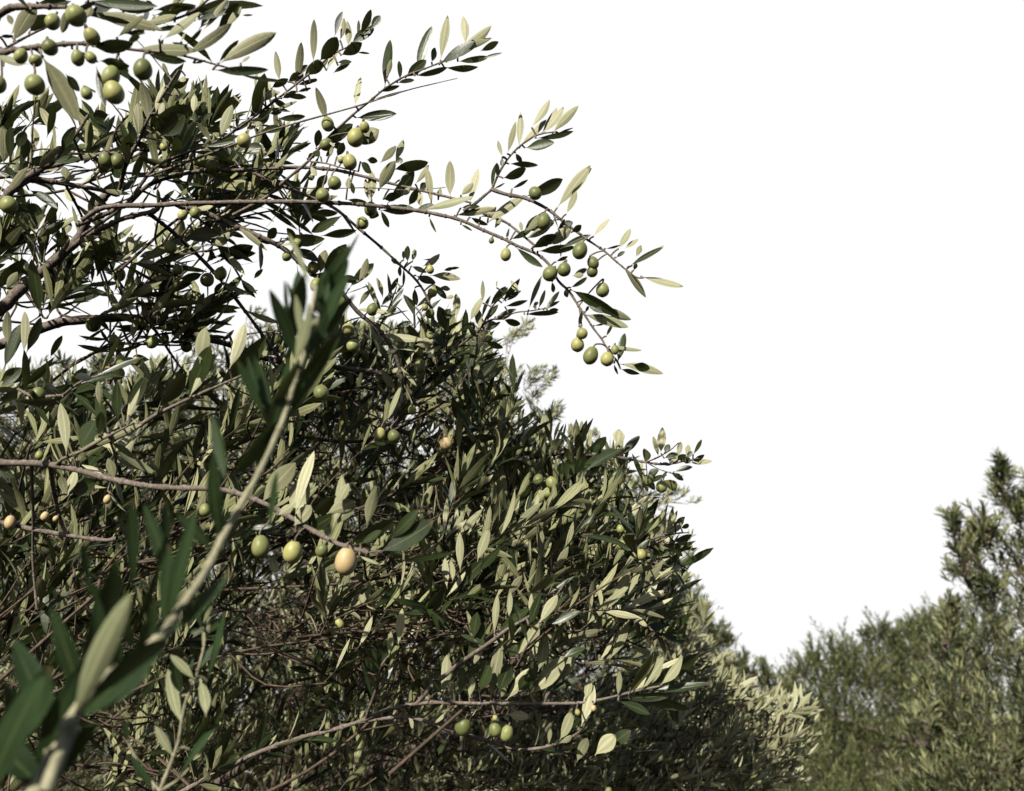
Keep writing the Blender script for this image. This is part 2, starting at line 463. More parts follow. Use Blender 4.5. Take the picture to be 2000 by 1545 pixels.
def build_branch(parent, wood, leaves='', olives=(), mat=M_LEAF, bark=M_BARK, label=None, lod='hero', auto=(), wscale=1.0, sides=8, extra=None, ldep=0.0, oshift=0.0):
    WB, LB = Buf(), Buf()
    axis = []
    for ln in wood:
        p, rr = wood3(ln)
        if axis:                              # forks join the wood they leave
            A = np.concatenate(axis)
            for e, sl in ((0, 1), (-1, -1)):
                ex, ey, _d = PROJ(p[e]); qx, qy, _q = PROJ(A)
                dd_ = (qx-ex)**2 + (qy-ey)**2; j = int(np.argmin(dd_))
                if dd_[j] < 45**2 and (e == 0 or dd_[j] < 12**2):
                    off = A[j] - p[e]
                    wgt = np.linspace(1, 0, len(p))**2
                    if e == -1: wgt = wgt[::-1]
                    p = p + wgt[:, None]*off
        tube(WB, p, rr, sides)
        axis.append(p)
        # leaf-scar nodes
        acc = 0
        for i in range(1, len(p)-1):
            acc += np.linalg.norm(p[i]-p[i-1])
            if acc > .022 and rr[i] < .0045:
                acc = 0
                tdir = nrm(p[i+1]-p[i-1]); e = rr[i]
                tube(WB, [p[i]-tdir*e*1.1, p[i]-tdir*e*.4, p[i]+tdir*e*.4, p[i]+tdir*e*1.1], [e*.9, e*1.28, e*1.28, e*.9], sides)
    ax = np.concatenate(axis)
    ax_px = np.stack(PROJ(ax), -1)
    def near(x, y):
        i = np.argmin((ax_px[:, 0]-x)**2 + (ax_px[:, 1]-y)**2)
        return i, ax[i], ax_px[i, 2], math.hypot(ax_px[i, 0]-x, ax_px[i, 1]-y)
    B, T, Nn, L, Wd, R = [], [], [], [], [], []
    for line in leaves.strip().splitlines():
        line = line.strip()
        if not line: continue
        reg = REG[line[0]]
        for item in line[1:].split(';'):
            f = item.split()
            if not f: continue
            kind = f[0]
            x0, y0, x1, y1 = [float(v)/reg[2] for v in f[1:5]]
            w = float(f[5]) if len(f) > 5 else 0
            x0 += reg[0]; x1 += reg[0]; y0 += reg[1]; y1 += reg[1]
            i, ap, dep, dist = near(x0, y0)
            dep = dep + rng.normal(0, .006) + ldep
            lp = math.hypot(x1-x0, y1-y0)/FPX*dep
            if kind == 'U': dep = dep - ldep*1.5
            b = P(x0, y0, dep)
            dd = lp*rng.uniform(-.35, .35)
            tip = P(x1, y1, dep + dd)
            tv = tip - b; Lr = np.linalg.norm(tv)
            # short petiole back to the twig
            if dist < 26 and dist > 1:
                tube(WB, smooth([ap, (ap+b)/2 + ZUP*.001, b]), [.0011]*9, 5)
            view = nrm(b - CAM)
            tn = nrm(tv)
            f_ = nrm(-view + (view@tn)*tn)
            wid = w/reg[2]/FPX*dep*.92 if w else Lr*rng.uniform(.16, .22)
            wid *= wscale
            side = np.cross(tn, f_)
            sg = 1 if (side@SUNV) > 0 else -1
            if kind == 'U':
                ro = sg*rng.uniform(.05, .6)
                nv = -(f_*math.cos(ro) + side*math.sin(ro))
            else:
                ro = rng.choice([-1, 1])*rng.uniform(.1, .7) if kind == 'D' else rng.uniform(-.9, .9)
                nv = f_*math.cos(ro) + side*math.sin(ro)
            B.append(b); T.append(tv); Nn.append(nv); L.append(Lr); Wd.append(wid/max(.75, math.cos(ro))); R.append(rng.random()*.96 if kind != 'Y' else .99)
    if B:
        B, T, Nn, L, Wd, R = map(np.array, (B, T, Nn, L, Wd, R))
        n0 = len(B)
        LB.add(*leaves_geo(B, T, Nn, L, Wd, lod, R, curv=r_(n0, -.10, .10), fold=r_(n0, .08, .42)))
    # leaves grown along stretches of the wood: (line index, s0, s1, spacing m, leaf length m)
    for (li, s0, s1, spc, ll) in auto:
        p = axis[li]
        seg = np.linalg.norm(np.diff(p, axis=0), axis=1); cum = np.concatenate([[0], np.cumsum(seg)])
        tot = cum[-1]
        ss = np.arange(s0*tot, s1*tot, spc)
        pp = np.stack([np.interp(ss, cum, p[:, c]) for c in range(3)], -1)
        td = nrm(np.gradient(pp, axis=0)) if len(pp) > 1 else nrm(np.array([p[-1]-p[0]]))
        bb, tt, nn_, lL = [], [], [], []
        for i in range(len(pp)):
            u = nrm(np.cross(td[i], ZUP if abs(td[i][2]) < .9 else RGT)); v = np.cross(td[i], u)
            for sd in (0, 1):
                if rng.random() < .15: continue
                ph = i*math.pi/2 + sd*math.pi + .7 + rng.normal(0, .3)
                rd = u*math.cos(ph) + v*math.sin(ph)
                th = rad(rng.uniform(35, 65))
                tdir = rd*math.sin(th) + td[i]*math.cos(th)
                ndir = -rd*math.cos(th) + td[i]*math.sin(th)
                bb.append(pp[i]); tt.append(tdir + .35*ZUP); nn_.append(ndir + rng.normal(0, .3, 3)); lL.append(ll*rng.uniform(.7, 1.15))
        if bb:
            lL = np.array(lL)
            LB.add(*leaves_geo(np.array(bb), np.array(tt), np.array(nn_), lL, lL*r_(len(lL), .15, .21), 'near', r_(len(lL), 0, 1)))
    if extra is not None:
        extra(LB, WB)
    wo_ = None
    ol = []
    for (x, y, dpx, k) in olives:
        i, ap, dep, dist = near(x, y)
        if dist > 110: dep = .0195*FPX/dpx if dpx > 18 else dep
        dpx *= .90
        dep = dep - oshift - .012 + rng.normal(0, .004)
        c = P(x, y, dep)
        rr = dpx/2/FPX*dep
        tilt = rng.normal(0, .30, 2)
        up_ = nrm(ZUP + np.array([tilt[0], tilt[1], 0]))
        topp = c + up_*rr*1.12
        if dist < 75:
            mid = (topp + ap)/2 + up_*rr*.5
            tube(WB, smooth([topp - up_*rr*.1, topp + up_*rr*.5, mid, ap]), np.linspace(.0011, .0009, 13), 5)
        else:
            e = topp + up_*rr*1.4 + rng.normal(0, .004, 3) + FWD*.02
            tube(WB, smooth([topp - up_*rr*.1, topp + up_*rr*.6, e]), np.linspace(.0011, .0008, 9), 5)
        ol.append((c, rr, up_, k))
    wo_ = WB.build('branch', bark, parent)
    if label: wo_['label'] = label
    LB.build('leaves', mat, wo_)
    for (c, rr, up_, k) in ol:
        o = bpy.data.objects.new('olive', OL_MESH[k, int(rng.integers(0, 3))])
        SC.collection.objects.link(o)
        o.parent = wo_
        # branch meshes carry world coordinates shifted to the tree's base
        o.location = Vector(c)
        o.scale = (rr, rr, rr)
        o.rotation_mode = 'QUATERNION'
        o.rotation_quaternion = Vector(up_).to_track_quat('Z', 'Y')
    return wo_
#DATA

# ================================================================== NEAR FRUITING OLIVE TREE
T1 = empty('olive_tree', (-1.35, 1.25, 0))
tag(T1, 'nearest fruiting olive tree filling the left, green olives on its arching branches', 'olive tree')
tb = Buf()
def trunk(buf, pts, r0, r1, sides=14):
    p = smooth(pts, k=6); n = len(p)
    rr = np.linspace(r0, r1, n)*(1 + .10*np.sin(np.arange(n)*1.1) + r_(n, -.05, .05))
    rr[:3] *= np.array([1.5, 1.25, 1.1])
    tube(buf, p, rr, sides)
trunk(tb, [(-1.35, 1.25, -.1), (-1.30, 1.22, .35), (-1.38, 1.28, .75), (-1.30, 1.25, 1.15)], .13, .085)
trunk(tb, [(-1.31, 1.25, 1.05), (-1.22, 1.2, 1.35), (-1.02, 1.12, 1.6), P(-90, 690, 1.12)], .06, .016)
trunk(tb, [(-1.31, 1.25, 1.05), (-1.36, 1.22, 1.6), (-1.18, 1.1, 1.95), P(-120, 440, 1.02)], .06, .014)
trunk(tb, [(-1.36, 1.22, 1.55), (-1.25, 1.0, 2.1), (-1.0, .85, 2.3), P(-120, 110, .80)], .03, .007)
trunk(tb, [(-1.31, 1.25, 1.0), (-1.2, 1.4, 1.35), (-.95, 1.5, 1.5), P(-60, 1000, 1.9), P(330, 1060, 1.9)], .03, .006)
trunk(tb, [(-1.32, 1.25, .9), (-1.15, 1.5, 1.05), P(-100, 1620, 1.7), P(300, 1580, 1.6), P(560, 1450, 1.35)], .03, .005)
tb.build('trunk', M_TRUNK, T1)

# top left cluster, very close and heavy with olives
build_branch(T1, [
    ([(-120, 110), (0, 104), (20, 99), (60, 93), (125, 86), (175, 85), (200, 86)], .80, .74, 3.2, 1.7),
    ([(-60, 60), (0, 27), (22, 15), (50, 13), (85, 13), (130, 14)], .80, .76, 4.5, 2.0),
    ([(0, 78), (30, 72), (80, 55), (110, 45)], .86, .84, 1.6, .9),
    ([(175, 85), (250, 96), (330, 104), (370, 112), (425, 127), (470, 139)], .76, .80, 1.5, .9),
    ([(130, 14), (200, 34), (280, 48), (330, 40), (380, 20), (440, -30)], .78, .84, 1.8, 1.1),
], '''
G U 335 395 700 100; U 560 540 1040 270; U 40 485 640 490; U 880 630 1395 245; D 880 620 1050 365; D 690 290 955 -20 130; U 735 300 965 0 60; D 870 280 1112 50 110; U 950 275 1112 60 70
G D 1110 150 1225 145; U 700 190 705 -40 50; D 180 520 570 650 90; D 830 680 1370 745 100; D 1060 720 1550 850 40; D 250 150 620 95; U 455 215 450 55; U 10 290 140 150 60; D 0 330 170 320
G D 10 440 110 345; D 560 440 740 310; U 305 390 330 335; U 520 410 545 310; D 640 620 760 590; U 1100 620 1180 540 30
H D 1150 0 2000 200 150; U 170 550 410 20 210; U 870 110 812 430 120; D 380 420 600 180 200; U 545 730 1065 1545 300; D 850 960 1045 1175 120; U 370 835 -20 770 120; D 1200 610 1720 620 190
H U 1520 490 1860 205 90; D 1640 440 1890 430 80; D 1660 545 1815 450 90; D 1290 790 1700 830 150; U 160 330 110 190 90; D 480 30 900 90 160; D 1150 200 1700 240 80; D 1540 720 1650 1000 90; D 1120 20 1500 120 90; D 940 640 1240 820 80
H D 0 480 160 450 60; U 0 620 70 880 50; D 1250 860 1400 1400 120; D 1380 780 1740 1060 100; U 1110 250 1190 50 120; D 1900 0 2000 110 90
P D 300 20 380 5; D 300 36 360 22; D 190 10 250 -12; U 262 30 300 10; U 330 22 360 -20; D 380 40 450 20; D 60 20 20 -20; U 20 70 60 10; D 300 60 350 50
M D 600 20 860 80; D 380 80 540 10; D 280 30 400 10; D 120 40 200 90; D 1040 250 960 240
''', [(68, 165, 41, 'g'), (222, 180, 43, 'y'), (279, 135, 39, 'd'), (217, 148, 37, 'g'), (179, 71, 32, 'y'), (152, 113, 27, 'g'), (177, 112, 23, 'g'), (103, 42, 31, 'g'),
      (148, 30, 44, 'g'), (41, 109, 27, 'g'), (70, 118, 26, 'g'), (97, 92, 33, 'd'), (169, 182, 24, 'g'), (-3, 165, 32, 'd')],
    label='close upper branch with large olives and long pale leaves', auto=[(4, .1, .95, .022, .06)])

# two leafy shoots pointing up and right, upper middle
build_branch(T1, [
    ([(160, 460), (242, 402), (300, 330), (360, 300), (430, 273), (500, 225), (578, 165), (620, 131), (650, 106), (690, 85), (725, 50)], 1.10, 1.0, 2.4, .9),
    ([(300, 345), (406, 305), (470, 280), (525, 258), (600, 235), (700, 207), (790, 178), (850, 163), (893, 153)], 1.05, 1.0, 1.9, .45),
], '''
A U 60 620 65 195; D 265 360 380 120 90; U 320 395 388 185 60; U 395 460 430 205 70; U 490 370 520 200 35; D 520 340 630 95 80; U 570 300 640 130 50; D 620 290 720 150 80; D 430 420 655 285 110; D 330 540 545 430 120
A D 120 600 300 370 150; U 190 690 315 380 80; U 100 690 215 570 50; D 10 740 140 600 100; D 290 610 435 600 50; D 250 715 410 610 50; D 480 510 610 515 22; D 30 800 100 775 40; D 0 890 30 850; D 300 640 400 620
G U 1480 800 1435 500 70; U 1640 800 1715 420 85; D 1200 1090 1350 720 140; U 905 1350 985 1005 110; D 870 1060 845 880 25; D 1710 760 1890 600 90; D 1450 1160 1735 1160 70; D 1280 1290 1525 1225 80; U 1155 1300 1250 1130 80; U 1240 1260 1370 1090 80
G D 1530 940 1745 930 60; D 1650 830 1845 780 50; D 1370 1060 1590 1070 40; D 1650 900 1785 850 35; U 1240 860 1240 680 30; D 1290 980 1360 760 110; U 1400 880 1350 790 60; D 1500 960 1650 900 60; U 1430 1080 1650 980 40; D 1410 980 1560 1030 70; U 1060 1260 1065 1110 40; U 1100 1010 1035 920 20; D 1380 1110 1500 1090 50
G D 1230 1200 1420 1050 70; U 1300 1000 1420 860 80; D 1400 860 1560 760 80; D 1560 800 1700 700 90; D 1620 760 1760 640 70; D 1180 1150 1340 1010 80; U 1330 950 1480 880 60
''', [(477, 274, 30, 'y'), (419, 160, 1, 'g')][:1], label='pair of leafy shoots against the white sky, slender bare tip beside them', auto=[(0, .35, .62, .02, .05)])

# upright shoot with olives ending at the top middle
build_branch(T1, [
    ([(455, 420), (520, 385), (560, 350), (602, 315), (640, 270), (672, 240), (700, 215), (722, 198), (748, 176), (775, 158), (800, 145), (830, 134), (860, 122), (905, 100)], 1.08, .98, 2.3, .9),
    ([(640, 270), (660, 262), (700, 258), (715, 268)], 1.02, 1.0, 1.0, .6),
    ([(608, 312), (640, 318), (670, 328), (700, 335)], 1.03, 1.02, 1.2, .7),
], '''
A U 465 1040 512 735 75; D 755 860 828 405 95; U 770 770 830 580 50; D 905 780 920 595 55; D 1075 730 1162 225 105; D 1215 610 1245 465 65; U 1305 590 1340 145 95; U 1540 430 1560 165 90; D 1290 630 1630 400 110; U 1360 605 1825 290 110; U 1450 520 1800 340 70
A D 1690 500 1862 400 75; D 1470 600 1775 585 70; D 1700 570 1905 525 30; D 1340 660 1675 685 75; D 1050 740 1375 695 65; D 880 810 1045 765 50; D 960 760 1165 590 110; D 475 1150 872 1130 115; U 190 1200 100 850 90
A D 85 1450 130 1270 85; D 170 1420 455 1220 130; U 470 1410 700 1270 160; D 700 900 900 830 50; D 640 970 950 905 25; U 215 1380 265 1430 30; D 250 1440 340 1400 80
D U 600 210 690 150 110; D 290 380 350 240 90; U 215 370 260 290 40; D 520 430 630 520 90; D 580 410 690 420 70; U 30 470 100 560 60; U 410 570 395 690 70; D 80 690 190 560 90; D 430 620 460 740 50; D 130 380 60 330 80; D 0 400 70 340 60; D 260 300 180 370 60
''', [(640, 242, 27, 'g'), (695, 268, 37, 'y'), (712, 248, 21, 'y'), (683, 316, 30, 'y'), (667, 312, 16, 'y'), (653, 357, 29, 'g'), (630, 381, 29, 'g'), (638, 282, 26, 'd')],
    label='shoot with a cluster of olives at its foot and upright pale leaves at its tip')

# dark arching bough above the long one, plus the shoot that rises to the right
build_branch(T1, [
    ([(150, 440), (242, 402), (287, 364), (332, 346), (402, 333), (483, 332), (577, 327), (647, 331), (700, 342), (770, 360), (830, 374), (880, 386), (920, 396)], 1.12, 1.04, 3.4, 1.5),
    ([(483, 338), (560, 371), (647, 406), (700, 448), (745, 485), (780, 517), (815, 550), (838, 590), (850, 640)], 1.08, 1.12, 2.4, 1.5),
    ([(560, 371), (640, 371), (720, 368), (800, 372), (870, 366)], 1.06, 1.05, .9, .5),
    ([(242, 345), (330, 390), (390, 430), (445, 505), (480, 560)], 1.15, 1.18, 1.8, 1.4),
], '''
D U 610 815 540 600 60; U 620 815 645 515 95; U 700 715 815 405 125; U 710 445 880 285 80; U 860 430 940 210 70; D 835 510 1175 410 115; D 780 840 1085 560 130; U 1055 650 1205 470 60; U 1210 850 1180 485 75; U 1115 890 1085 690 75; U 1395 780 1390 430 105; U 1585 850 1640 480 90; U 1500 760 1625 635 80
D U 900 610 1045 510 50; D 350 950 45 1140 100; D 130 1155 490 1095 85; D 40 935 300 915 85; D 590 900 700 960 120; D 715 900 805 1070 60; D 860 440 930 400 80; D 990 860 1080 700 90; U 1280 800 1295 690 50; D 1100 720 1160 640 70; U 930 760 1010 690 60; D 380 800 590 810 50; D 740 800 900 750 90; D 830 860 1060 880 60; U 80 560 10 600 60
E U 0 515 120 285 75; U 5 740 95 560 55; U 180 745 100 495 60; U 240 665 208 460 50; U 440 290 450 200 40; D 480 310 480 150 65; U 530 300 548 180 55; U 380 335 328 275 40; D 440 360 455 560 30; D 410 330 400 450 40; U 630 350 805 250 75; U 515 350 672 395 55; U 700 440 1000 435 85; D 560 440 740 540 90
E D 740 520 845 675 70; U 790 560 895 560 55; D 550 560 555 730 65; D 830 390 930 370 40; D 870 385 980 345 30; D 620 290 790 265 20; U 360 500 440 560 20
''', [(708, 435, 26, 'g'), (724, 408, 27, 'd'), (840, 526, 17, 'y'), (845, 570, 21, 'y'), (830, 600, 14, 'y'), (840, 612, 20, 'd'), (988, 380, 1, 'd')][:6],
    label='dark arching bough with pale upright leaves, thin twig dropping from it', auto=[(0, .2, .55, .024, .05), (1, .1, .4, .03, .05), (3, .2, 1., .022, .052)])

# rising shoot and right hand fork
build_branch(T1, [
    ([(905, 412), (930, 396), (945, 383), (960, 370), (968, 352), (985, 320), (1010, 290), (1040, 268), (1065, 260), (1085, 258)], 1.02, 1.0, 2.2, .8),
    ([(960, 370), (990, 380), (1022, 386), (1047, 396), (1075, 412), (1103, 435), (1130, 455), (1150, 470), (1180, 490), (1205, 512), (1240, 540), (1258, 543)], 1.0, .98, 2.6, .9),
    ([(912, 398), (950, 418), (985, 432), (1015, 455), (1045, 480)], 1.06, 1.02, 1.8, 1.6),
], '''
B U 160 630 93 475 45; U 205 605 290 290 65; U 320 545 325 200 70; U 440 345 630 80 75; U 325 540 578 262 80; U 540 405 690 145 60; U 560 400 750 145 85; U 645 400 882 108 95; D 480 450 866 440 65; D 375 545 665 515 110; D 700 400 855 340 22; D 285 595 345 690 60
B D 215 700 505 690 60; D 160 840 390 775 105; D 250 945 405 845 40; D 55 945 75 700 45; D 100 830 110 690 45; D 60 950 185 888 18; D 385 1020 762 880 135; U 690 1130 1000 705 120; D 820 1000 990 720 80; U 780 1190 890 975 70; U 10 1280 340 980 100; U 90 1320 160 1230 40; U 0 1195 100 1120 60
B D 355 1370 610 1190 160; U 370 1370 590 1190 80; D 400 1330 650 1230 140; U 385 1430 645 1310 85; D 235 1440 460 1350 60; D 440 1530 670 1370 100; U 590 1500 840 1325 130; D 830 1370 930 1300 70; D 720 1530 1005 1370 70; U 1045 1410 1182 1225 60; U 350 1370 328 1265 40; D 190 1430 212 1330 22
B U 1290 1530 1400 1325 70; U 1350 1530 1482 1425 50; D 1160 1530 1310 1510 25; D 720 1330 850 1280 80; D 700 1340 770 1240 40; D 150 640 160 720 40; D 640 1160 700 1330 14; D 660 1250 750 1240 20
C D 1270 265 1345 195 45; D 1395 350 1715 150 60; U 1420 345 1728 140 45; U 1460 260 1515 145 60; U 1330 360 1605 615 80; U 1510 450 1925 545 75; D 1440 390 1465 320 45
''', [(1133, 489, 32, 'd'), (1158, 513, 25, 'd'), (1045, 377, 28, 'd'), (1062, 432, 30, 'd'), (1157, 530, 24, 'd')],
    label='right hand fork: one shoot rising, one arching out to the right over the sky', sides=8)

# the long drooping branch
build_branch(T1, [
    ([(160, 430), (205, 405), (300, 401), (350, 398), (420, 396), (520, 394), (620, 395), (700, 399), (760, 405), (820, 412), (860, 420), (900, 430), (945, 450), (980, 465), (1010, 480), (1050, 497), (1075, 520), (1090, 548), (1112, 570), (1130, 598), (1142, 615), (1158, 640), (1175, 662), (1187, 682), (1203, 702)], 1.05, .99, 3.3, 1.1),
    ([(0, 345), (42, 337), (100, 325), (150, 312), (196, 301), (230, 300)], 1.15, 1.12, 3.8, 2.2),
    ([(1132, 602), (1134, 620), (1136, 638)], 1.0, 1.0, 2.0, 1.0),
], '''
D U 1110 910 1625 740 85; U 1440 955 1845 880 80; D 1590 970 1760 1055 55; D 1190 965 1248 1120 28; D 1500 1040 1612 1102 28; D 700 900 1080 930 75; D 780 850 1000 900 50; D 1500 880 1680 850 50; U 1690 970 1870 890 70; D 1060 900 1250 860 70; D 1960 1180 1960 1080 25
C D 500 205 865 150 90; D 450 180 665 20 90; D 285 160 538 380 75; D 680 305 793 250 40; D 845 440 985 390 60; D 820 560 990 480 50; D 640 500 662 605 45; D 780 560 780 655 50; D 825 580 1310 800 130; D 960 680 1150 790 90; U 1100 730 1415 905 90; U 945 820 1395 910 110
C D 970 800 990 735 35; D 1050 930 1185 910 25; D 1170 1035 1222 920 35; D 1280 1290 1388 1010 95; U 1205 1130 1515 1195 45; U 1290 1305 1735 1335 95; D 1420 1310 1600 1340 90; D 1310 1355 1500 1390 60; D 1245 1300 1270 1412 28; D 900 940 930 800 40; U 840 440 950 440 60; D 720 110 740 260 20
''', [(988, 497, 23, 'y'), (1075, 534, 32, 'd'), (1102, 526, 29, 'd'), (1177, 566, 29, 'g'), (1137, 651, 24, 'y'), (1128, 673, 29, 'y'), (1154, 694, 32, 'd'), (1186, 701, 29, 'y'), (1201, 683, 17, 'g'), (960, 470, 12, 'd'), (418, 397, 1, 'g')][:10],
    label='long drooping branch across the middle, olives hanging at its curved end', auto=[(1, .1, .95, .022, .052)])

# heavy forked limb entering from the left and its leafy twigs
build_branch(T1, [
    ([(-120, 690), (0, 605), (30, 575), (70, 540), (112, 505), (150, 470), (170, 430), (195, 395), (225, 362)], 1.12, 1.14, 9, 5.0),
    ([(130, 495), (170, 465), (196, 450), (245, 427), (300, 413), (315, 400), (345, 398)], 1.12, 1.1, 4.2, 3.0),
    ([(-120, 440), (0, 398), (15, 378), (40, 354), (70, 336), (100, 318), (120, 292), (150, 260), (172, 225)], 1.02, 1.06, 7, 1.8),
    ([(0, 405), (30, 372), (63, 353), (91, 355), (140, 362), (190, 370), (230, 382)], 1.03, 1.1, 5, 2.6),
    ([(242, 402), (255, 332), (280, 273), (290, 238), (322, 182), (350, 136)], 1.06, 1.02, 2.8, 1.5),
    ([(58, 332), (62, 262), (70, 190)], 1.04, 1.0, 1.2, .8),
    ([(350, 403), (410, 422), (455, 441), (510, 465), (560, 490), (612, 536), (665, 570), (700, 610), (745, 650), (775, 700), (788, 750)], 1.08, 1.2, 4.2, 3.0),
    ([(297, 430), (350, 469), (420, 536), (480, 610), (520, 665), (560, 720)], 1.14, 1.3, 3.2, 2.4),
    ([(70, 560), (72, 500), (74, 455), (95, 432)], 1.1, 1.08, 1.4, .8),
    ([(155, 273), (158, 300), (160, 312)], 1.06, 1.08, 1.6, 2.4),
    ([(130, 370), (160, 425), (190, 500), (230, 610)], 1.16, 1.2, 2.0, 1.6),
], '''
G U 215 1235 165 800 110; U 100 1345 100 1005 105; U 270 1110 312 820 70; U 300 1155 350 990 60; U 425 935 575 835 70; D 230 1300 590 1005 230; D 300 1340 560 1130 200; D 650 1200 650 1090 50; D 680 1110 775 1010 80; D 720 1185 818 1095 50; U 640 1110 640 910 70; U 820 1395 690 1170 70; D 390 860 600 780 80
G D 760 1240 820 1240 40; D 740 1430 1050 1390 60; D 1080 1490 1330 1440 110; U 430 1340 480 1300 40; U 390 740 330 620 50; D 360 850 390 690 60; D 60 1400 20 1200 90; D 200 1440 90 1380 80; U 560 740 520 800 60
M D 160 1060 340 1130 50; D 240 1260 330 1135 45; D 215 1330 355 1235 40; D 190 1360 140 1310 12; D 200 1360 245 1345 12; D 150 1130 230 1200 70; U 370 1310 385 1230 40; D 180 1560 100 1450 60; U 70 1560 130 1480 50; U 20 920 40 710 80; D 60 900 50 700 50; D 100 830 130 730 60; D 135 900 140 770 60; U 200 830 190 700 50; D 60 980 0 960 40; U 290 740 250 600 50; D 260 770 330 580 45; D 340 850 410 700 55
M D 470 860 510 790; D 90 1000 40 930 40; U 370 1000 360 930 50; D 280 900 450 880 45; D 380 1010 460 990; D 610 640 520 640 70; D 600 760 520 620 60; D 690 880 730 750 90; D 700 1000 620 900 90; D 560 980 600 860 80; D 540 1540 600 1320 90; D 620 1560 640 1300 40; U 690 1470 720 1290 60; D 1060 920 1310 890 70; D 1200 1430 1420 1400 90; D 1000 1560 1120 1525 50; D 870 1560 930 1440 70; D 1020 1330 1220 1290 80; U 1290 1290 1200 1370 60; D 1310 1090 1400 1020 80
J D 90 210 395 160 90; D 480 70 560 -10 80; D 600 60 960 110 100; U 900 340 920 150 90; D 920 370 1075 90 120; D 740 90 640 0 60; D 1050 380 1190 380 70; U 1130 450 1290 235 90; D 380 380 450 300 40; D 700 130 880 260 90
''', [(17, 400, 36, 'g'), (205, 312, 27, 'd'), (229, 315, 29, 'd'), (416, 324, 29, 'g'), (455, 318, 20, 'y'), (319, 287, 15, 'y'), (357, 420, 20, 'y'), (381, 415, 22, 'g'), (333, 482, 26, 'g'), (347, 526, 22, 'g'), (405, 546, 29, 'g'), (431, 534, 26, 'y'),
      (561, 500, 20, 'g'), (581, 475, 22, 'g'), (612, 522, 25, 'y'), (618, 556, 26, 'g'), (680, 643, 27, 'y'), (690, 675, 27, 'g'), (666, 588, 29, 'd'), (233, 537, 26, 'd'), (728, 604, 25, 'd'), (819, 715, 25, 'd'), (505, 1, 1, 'd')][:22],
    label='heavy forked limb coming in from the left with many olives', auto=[(0, .25, .95, .03, .05), (2, .2, .95, .022, .055), (3, .2, .95, .024, .052), (6, .05, .5, .028, .052), (7, .1, .7, .026, .052), (10, .2, 1., .022, .052), (1, .1, .9, .03, .05), (4, .0, .5, .02, .052), (6, .55, 1., .024, .052), (8, .6, 1, .018, .04)])

# thick bough curving below the sky gap
build_branch(T1, [
    ([(-160, 740), (-40, 690), (85, 640), (130, 628), (200, 622), (260, 621), (320, 632), (400, 660), (455, 675), (520, 700), (600, 712), (700, 722), (790, 735)], 1.2, 1.35, 8.5, 4.0),
    ([(280, 635), (310, 665), (345, 710), (370, 735)], 1.2, 1.25, 2.5, 1.5),
    ([(210, 640), (215, 680), (228, 705)], 1.2, 1.18, 1.6, 1.0),
    ([(455, 672), (470, 655), (520, 648), (580, 655)], 1.28, 1.3, 1.8, 1.2),
    ([(235, 675), (280, 668), (300, 650)], 1.2, 1.2, 1.4, 1.0),
    ([(300, 650), (370, 640), (400, 600), (425, 570)], 1.25, 1.2, 1.8, 1.0),
], '''
N U 380 230 400 180; D 1080 360 1205 290 40; D 1060 400 1190 350 35; D 1100 330 1180 255 40; U 1060 300 1075 170 40; U 1100 290 1130 205 35; D 990 330 1080 290 50; D 900 420 1010 370 60; U 740 470 745 330 40; U 670 530 640 440 50; D 280 570 330 440 40; D 700 190 920 230 20; D 620 210 880 215 20; D 1000 470 960 400 50
N U 780 610 700 560 50; D 560 650 640 620 40; U 640 610 600 560 40; D 600 200 410 230 60; D 800 420 860 360 50; D 1000 380 1020 300 50; D 1130 440 1000 460 60; D 840 580 740 560 50
''', [(183, 632, 31, 'd'), (230, 728, 28, 'y'), (222, 663, 19, 'y'), (236, 706, 22, 'g'), (267, 705, 17, 'y'), (298, 668, 24, 'g'), (322, 661, 18, 'g'), (364, 676, 24, 'y'), (210, 723, 16, 'o')],
    label='thick dark bough curving across just below the white gap', auto=[(5, .1, 1., .018, .048), (1, .1, 1., .02, .045), (2, .2, 1, .016, .045), (0, .35, .6, .03, .05), (0, .6, 1, .02, .052)])

